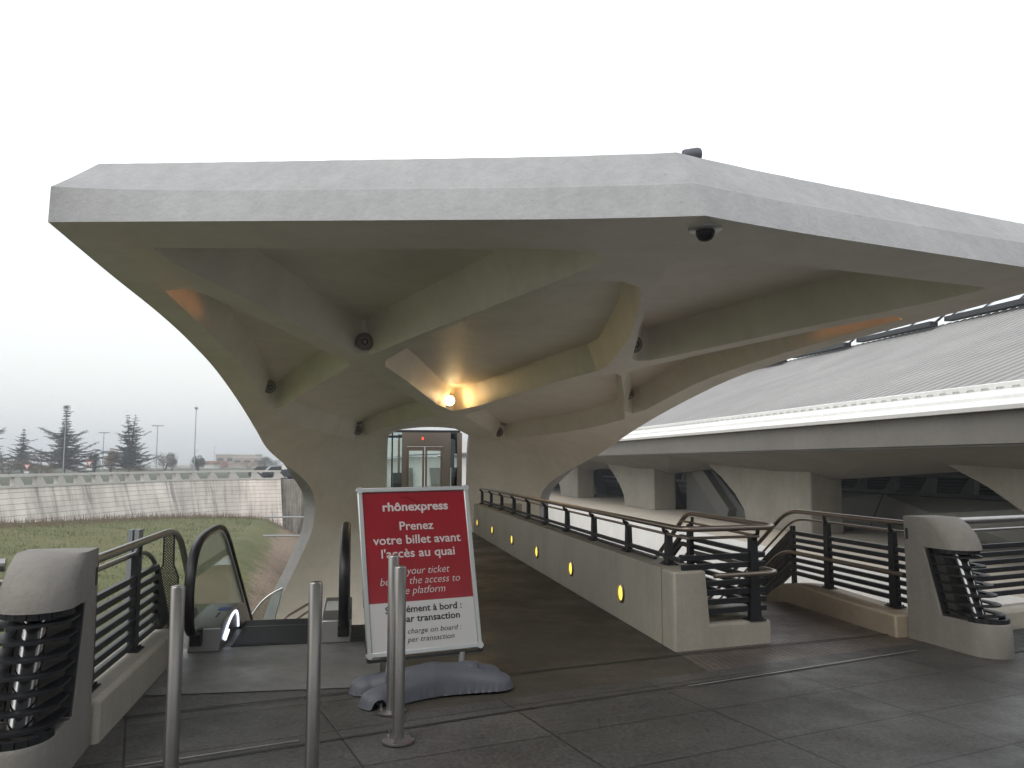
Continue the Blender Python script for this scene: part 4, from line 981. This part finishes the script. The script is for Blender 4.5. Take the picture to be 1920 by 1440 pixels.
    m=MB(); m.tube([S(17.5,49.3,-.85),S(17.8,50.8,.1)],.05,8); m.build('strip_light',emis('strip_light_tube',(1,.9,.6),2.2),root)
M['roofd']=mat('roof_valley_shade',(.07,.07,.07),.8,noise=[(.5,.15)])  # shade between the roof ribs, painted as a darker valley colour
M['sky_glass']=mat('skylight_pane',(.62,.68,.72),.15,.2)
hall()

# ---------------------------------------------------------------- trees, masts, signs, cars, far buildings
def mesh_np(name,vs,fs,mt,parent):
    me=bpy.data.meshes.new(name); me.from_pydata(vs,[],fs); me.materials.append(mt); o=bpy.data.objects.new(name,me); COL.objects.link(o)
    if parent: o.parent=parent
    return o
def conifer(loc,h,wd,label,seed,lean=0,twin=False,bare=0.,n=22,mt=None,top=.06,spire=False):
    r=random.Random(seed); root=thing('conifer_tree',loc,label,'tree','cedar trees beyond the wall')
    m=MB(); Lc=V(loc); tops=[(0,0,h)] if not twin else [(-.07*h,0,h*.93),(.06*h,0,h)]
    for tx,ty,tz in tops: m.tube([Lc+V((0,0,-.3)),Lc+V((tx*.2,0,tz*.45)),Lc+V((tx,ty,tz*.97))],[h*.022,h*.014,h*.002],7)
    vs=[];fs=[]
    def clump(p,d,size):
        k=r.randint(6,10)
        for _ in range(k):
            q=p+V((r.gauss(0,size*.5),r.gauss(0,size*.5),r.gauss(0,size*.11)))
            a=r.uniform(0,6.28); u=V((math.cos(a),math.sin(a),r.uniform(-.25,.35)))*size*r.uniform(.35,.7); w=V((-math.sin(a),math.cos(a),r.uniform(-.5,.5)))*size*.22*r.uniform(.6,1.4)
            b=len(vs); vs.extend([tuple(q-u*.2-w),tuple(q-u*.2+w),tuple(q+u)]); fs.append((b,b+1,b+2))
    for i in range(n):
        f=(i+r.uniform(-.3,.3))/n; f=min(max(f,.0),.99); z=h*(.08+.9*f)
        prof=(1-f)**.95*(.80+.20*math.sin(f*17+seed)); prof=(prof*.42 if spire and f>.52 else prof); prof=max(prof,top)
        nb=5 if f<.85 else 4
        if bare and f>bare: nb=2
        for b in range(nb):
            a=b*6.28/nb+r.uniform(-.6,.6)+i*1.1; L=wd/2*prof*r.choice([r.uniform(.35,.7),r.uniform(.7,1.2)]); tx=tops[r.randrange(len(tops))]
            L*=r.choice([.8,1,1.18]); st=Lc+V((tx[0]*f,0,z)); en=st+V((math.cos(a)*L,math.sin(a)*L,L*r.uniform(-.16,.34))); mid=st.lerp(en,.55)+V((0,0,-.10*L))
            m.tube([st,mid,en],[h*.004,h*.003,h*.001],4,False)
            k=max(4,int(L/(.014*h)*1.3))
            for j in range(k):
                g=(j+.7)/k; p=st.lerp(mid,g*2) if g<.5 else mid.lerp(en,g*2-1); clump(p,en-st,h*.050*(1.15-.6*g)*(.55+.6*(1-f)))
    m.build('trunk',M['bark'],root,0,fix=False)
    off=V(loc); mesh_np('crown',[tuple(V(v)-off) for v in vs],fs,mt or M['conifer'],root); return root
def bush(loc,w,h,label,seed,mt,name='bush',cat='bush',group=None,trunk=True,dens=1.,d=None):
    r=random.Random(seed); root=thing(name,loc,label,cat,group); vs=[];fs=[]; d=d or w*.7
    blobs=[(r.uniform(-.33,.33)*w,r.uniform(-.3,.3)*d,h*r.uniform(.35,.78),r.uniform(.16,.30)) for _ in range(11)]
    m=MB()
    for k in range(5):
        b=blobs[k]; m.tube([V(loc)+V((0,0,-.2)),V(loc)+V((b[0]*.4,b[1]*.4,b[2]*.5)),V(loc)+V((b[0],b[1],b[2]))],[h*.03,h*.018,h*.005],5)
    m.build('trunk',M['bark'],root,0,fix=False)
    for i in range(int(2600*dens)):
        b=r.choice(blobs); dx=V((r.gauss(0,1),r.gauss(0,1),r.gauss(0,1))).normalized()*r.uniform(.6,1.12)*b[3]
        p=V((b[0]+dx.x*w,b[1]+dx.y*d,b[2]+dx.z*h)); 
        if p.z<0: continue
        a=V((r.gauss(0,1),r.gauss(0,1),r.gauss(0,1))).normalized()*h*.03; c=a.orthogonal().normalized()*h*.018; q=len(vs)
        vs.extend([tuple(p-a),tuple(p+c),tuple(p+a)]); fs.append((q,q+1,q+2))
    mesh_np('crown',vs,fs,mt,root); return root
def bare_tree(loc,h,w,label,seed):
    r=random.Random(seed); root=thing('bare_tree',loc,label,'tree','bare purple brown trees beyond the wall'); m=MB(); Lc=V(loc); tw=MB()
    def grow(p,d,L,rad,dep):
        q=p+d*L; (m if dep<2 else tw).tube([p,p.lerp(q,.5)+V((r.gauss(0,.04),0,r.gauss(0,.03)))*L,q],[rad,rad*.8,rad*.6],4,False)
        if dep>=5: return
        for k in range(3 if dep<4 else 4):
            nd=(d+V((r.gauss(0,.5)*w/h*1.3,r.gauss(0,.5),r.gauss(.10,.28)))).normalized(); grow(p.lerp(q,r.uniform(.5,1)),nd,L*r.uniform(.6,.8),rad*.55,dep+1)
    grow(Lc,V((0,0,1)),h*.26,h*.022,0)
    m.build('trunk',M['twig'],root,0,fix=False); tw.build('twigs',M['twig'],root,0,fix=False); return root
ZG=-.25
conifer(px(247,150,ZG),11.2,14.5,'dense dark cedar with twin tops, right of the middle of the tree line',3,twin=True,n=34)
conifer(px(124,150,ZG),13.2,18,'tall dark cedar with a thin ragged spire behind a slim pole',5,n=33,top=.10,spire=True)
conifer(px(46,155,ZG),8.8,11.5,'shorter dark cedar behind the left yield sign, left of the tall spired one',8,n=26)
conifer(px(-22,150,ZG),12,15,'cedar cut off by the left edge of the photo',11,n=30)
bare_tree(px(82,140,ZG),6.6,6,'bare purple brown tree between the short and the tall cedar',2)
bare_tree(px(10,140,ZG),6.4,6,'bare purple brown tree at the left edge in front of the cedars',4)
bare_tree(px(100,136,ZG),5.2,5,'low bare tree just left of the tall spired cedar',9)
bare_tree(px(58,138,ZG),5.4,5,'low bare tree in front of the short cedar',12)
bush(px(75,118,ZG),4.4,1.9,'low olive green bush right of the left yield sign',1,M['leaf'])
bush(px(97,119,ZG),3.6,1.5,'low yellowish bush in front of the tall cedar',21,M['autumn'])
bush(px(20,122,ZG),7,2.6,'dark low shrubs at the far left behind the wall',22,M['leaf'])
bush(px(240,122,ZG),7.5,1.5,'low green brown hedge in front of the twin topped cedar',23,M['leaf'])
bush(px(268,121,ZG),4.5,.9,'low rust brown shrub right of the green hedge',24,M['rust'])
bush(px(181,160,ZG),2.2,4.2,'small dark upright bush behind the right yield sign',25,M['conifer'])
bush(px(313,190,ZG),5.4,4.4,'rounded grey green tree right of the twin topped cedar',26,M['leaf'],'round_tree','tree')
bush(px(326,192,ZG),2.6,2.8,'small upright tree beside the rounded grey green one',27,M['conifer'],'round_tree','tree')
bush(px(376,170,ZG),3.0,4.2,'small dark tree just right of the tall light mast',28,M['conifer'],'round_tree','tree')
bush(px(212,158,ZG),3.4,5.0,'yellow autumn tree half hidden by the twin topped cedar',29,M['autumn'],'round_tree','tree')
bush(px(420,260,ZG),12,2.6,'rust brown shrubs in front of the far beige building',30,M['rust'])
bush(px(345,230,ZG),7,1.3,'rust brown shrubs left of the tall mast',31,M['rust'])
bush(px(470,262,ZG),9,3.2,'olive trees in front of the far beige building',32,M['autumn'])
bush(px(498,230,ZG),5,3.8,'dark round tree right of the far building',33,M['conifer'],'round_tree','tree')
bush(px(515,250,ZG),5,2.8,'low grey tree near the canopy leg in the distance',34,M['leaf'],'round_tree','tree')
def mast(pxx,ytop,ztop,head,lab,thick=.09,base=ZG):
    D=(ztop-1.6)*1500/(868-ytop); p=px(pxx,D,base); root=thing('light_mast',p,lab,'light mast','light masts on the car parks')
    m=MB(); m.tube([p,V((p.x,p.y,ztop))],[thick,thick*.6],8); m.build('pole',M['mast'],root)
    if head=='T':
        m=MB(); m.bar(V((p.x-1.05,p.y,ztop)),V((p.x+1.05,p.y,ztop)),.1,.08); m.build('crossarm',M['mast'],root,0)
        for dx in (-.85,.0,.85): m=MB(); m.box(V((p.x+dx,p.y,ztop-.1)),(.62,.4,.16)); m.build('lamp_head',M['mast'],root,0)
    if head=='o': m=MB(); m.lathe(V((p.x,p.y,ztop-.2)),(0,0,1),[(.14,0),(.3,.15),(.3,.35),(.1,.5)],10); m.build('lamp_head',M['mast'],root)
    if head=='s': m=MB(); m.bar(V((p.x,p.y,ztop)),V((p.x+.9,p.y,ztop+.1)),.18,.1); m.build('lamp_head',M['mast'],root,0)
mast(123,771,9.2,'o','slim grey pole in front of the tall spired cedar',.085)
mast(196,811,8.2,'T','T headed light mast between the two big cedars',.12)
mast(296,798,9.2,'T','T headed light mast right of the twin topped cedar',.12)
mast(367,766,10.8,'o','tallest plain light mast with a small round head',.11)
mast(369,845,5,'s','short lamp pole right behind the tallest mast',.06)
mast(404,837,8,'s','thin distant lamp pole above the rust brown shrubs',.09)
mast(427,851,6,'T','small T headed mast on the far building side',.1)
mast(498,857,6,'s','distant lamp pole right of the far building',.1)
mast(189,850,7,'s','faint distant pole behind the left T headed mast',.1)
mast(513,862,5,'s','short distant lamp pole near the canopy leg',.08)
mast(186,842,9,'s','faint distant pole left of the left T headed mast',.1)
def yieldsign(pxx,D,ztop,lab):
    p=px(pxx,D,ZG); root=thing('yield_sign',p,lab,'road sign','yield signs at the roundabout'); m=MB(); m.tube([p,V((p.x,p.y,ztop-.1))],.035,8); m.build('pole',M['mast'],root)
    c=V((p.x,p.y-.06,ztop-.42)); s=.52
    m=MB(); m.prism([c+V((-s,0,.36)),c+V((s,0,.36)),c+V((0,0,-.52))],(0,.03,0)); m.build('red_border',M['signred'],root,0)
    m=MB(); s=.30; m.prism([c+V((-s,-.006,.22)),c+V((s,-.006,.22)),c+V((0,-.006,-.28))],(0,-.01,0)); m.build('white_centre',M['signwhite'],root,0)
    m=MB(); m.box(c+V((0,0,-.72)),(.62,.03,.24)); m.build('lower_plate',M['signwhite'],root,0)
yieldsign(56,103,1.6-3/1500*103+.15,'left red and white triangular yield sign')
yieldsign(172,103,1.6+5/1500*103,'right red and white triangular yield sign between the big cedars')
# far buildings
def building(pxx,D,w,h,dp,mt,lab,wins=0,roof=True,name='building'):
    c=px(pxx,D,ZG); root=thing(name,c,lab,'building'); m=MB(); m.box(c+V((0,dp/2,h/2)),(w,dp,h)); m.build('wall',mt,root,0)
    if roof: m=MB(); m.box(c+V((0,dp/2,h+.15)),(w+.5,dp+.5,.3)); m.build('roof',M['bldgw'],root,0)
    for i in range(wins):
        m=MB(); m.box(c+V((-w/2+w*(i+.5)/wins,-.05,h*.62)),(w/wins*.62,.12,h*.26)); m.build('window',M['win'],root,0)
    return root
building(443,330,16,5.2,10,M['bldg'],'far beige two storey block with a dark window band',4)
building(466,325,12,4.0,8,M['bldg'],'lower beige block attached right of the far two storey one',3)
building(398,300,8.5,2.6,6,M['brick'],'low orange brick building on the horizon',2,False)
building(345,280,22,1.2,6,M['bldgw'],'long low white shed behind the rust shrubs',0,False)
building(180,240,14,1.0,6,M['bldgw'],'low white structure seen between the two big cedars',0,False)
def car(pxx,D,lab,paint,rot=0):
    c=px(pxx,D,-.24); root=thing('parked_car',c,lab,'car','cars parked behind the end of the wall'); Xc=V((math.cos(rot),math.sin(rot),0)); Yc=V((-Xc.y,Xc.x,0))
    def P(x,z,y): return c+Xc*x+Yc*y+V((0,0,z))
    m=MB(); body=[(-2.1,.3),(-2.15,.75),(-1.9,.95),(-1.2,1.0),(1.0,.98),(1.9,.85),(2.15,.6),(2.15,.3)]
    m.prism([P(x,z,-.85) for x,z in body],Yc*1.7); m.build('body',paint,root,20,.06)
    m=MB(); cab=[(-1.55,.99),(-1.15,1.40),(-.2,1.47),(.5,1.40),(1.1,.98)]; m.prism([P(x,z,-.72) for x,z in cab],Yc*1.44); m.build('windows',M['win'],root,20,.05)
    m=MB(); m.prism([P(-1.1,1.42,-.66),P(-.2,1.485,-.66),P(.45,1.42,-.66),P(.45,1.40,-.66),P(-1.1,1.40,-.66)],Yc*1.32); m.build('roof',paint,root,20)
    for x in (-1.35,1.35):
        for y in (-.86,.68): m=MB(); m.cyl(P(x,.31,y),P(x,.31,y+.18),.31,18); m.build('wheel',M['black'],root)
car(527,92,'dark car parked behind the end of the retaining wall',M['car1'],.5)
car(550,94,'silver car parked right of the dark one, beside the canopy leg',M['car2'],.2)
car(505,98,'black car further back behind the wall end',M['car1'],0)
# tall dry grass along the wall foot and grass on the lawn
def grass():
    r=random.Random(5); vs=[];fs=[];mi=[]
    def blade(x,y,z,h,w):
        a=r.uniform(0,6.28); b=len(vs); dx,dy=math.cos(a)*w,math.sin(a)*w; lx,ly=r.gauss(0,.2)*h,r.gauss(0,.2)*h
        vs.extend([(x-dx,y-dy,z),(x+dx,y+dy,z),(x+lx,y+ly,z+h)]); fs.append((b,b+1,b+2))
    for i in range(26000):
        y=12+r.random()**1.3*70; x=-9.-r.random()*(4+y*.42)
        if i<3000: pass
        if x<-33: continue
        z=gheight(x,y); 
        if z<-6.5 or x-(-10-.255*(y-30) if y>30 else -10)>-2.5: continue
        n=r.random(); blade(x,y,z-.05,r.uniform(.05,.17)*(1+ (y/120)),.010+.0004*y)
    mesh=bpy.data.meshes.new('lawn_grass'); mesh.from_pydata(vs,[],fs); mesh.materials.append(mat('grass_blades',(.13,.14,.048),.9,noise=[(.6,.35),(3,.2)])); o=bpy.data.objects.new('lawn_grass',mesh); COL.objects.link(o)
    tag(o,'rough green grass on the lawn below the retaining wall','grass',kind='stuff')
    vs=[];fs=[]
    W=[V((x,y,0)) for x,y in WALL]
    for i in range(len(W)-1):
        a,b=W[i],W[i+1]; t=(b-a).normalized(); n_=V((t.y,-t.x,0)); L=(b-a).length
        for k in range(int(L*42)):
            p=a+t*r.random()*L+n_*(.9+r.random()*2.6); z=gheight(p.x,p.y); h=r.uniform(.25,.62)*(1.4 if r.random()<.12 else 1)
            a2=r.uniform(0,6.28); q=len(vs); w=.02; vs.extend([(p.x-w,p.y,z-.05),(p.x+w,p.y,z-.05),(p.x+r.gauss(0,.1),p.y,z+h)]); fs.append((q,q+1,q+2))
    mesh=bpy.data.meshes.new('dry_weeds'); mesh.from_pydata(vs,[],fs); mesh.materials.append(mat('dry_weeds',(.20,.15,.11),.9,noise=[(1.5,.3)])); o=bpy.data.objects.new('dry_weeds',mesh); COL.objects.link(o)
    tag(o,'brownish dry weeds along the foot of the retaining wall','weeds',kind='stuff')
grass()
# crash barrier / white road line beyond the parapet
sheet('road_marking',offs(WALL,2.2)[2:9]+offs(WALL,2.4)[2:9][::-1],-.235,M['signwhite'])
# ---------------------------------------------------------------- damp autumn air
def haze():
    m=bpy.data.materials.new('haze_air'); m.use_nodes=True; nt=m.node_tree; nt.nodes.clear()
    v=N(nt,'ShaderNodeVolumePrincipled'); v.inputs['Color'].default_value=(.86,.90,.95,1); v.inputs['Density'].default_value=HAZE; v.inputs['Anisotropy'].default_value=.2
    o=N(nt,'ShaderNodeOutputMaterial'); nt.links.new(v.outputs[0],o.inputs['Volume'])
    b=MB(); b.box((0,440,7),(1640,940,36)); h=b.build('haze',m,None,0); tag(h,'thin grey air that fades the far trees and buildings','haze',kind='stuff'); return h
HAZE=.0013
haze()
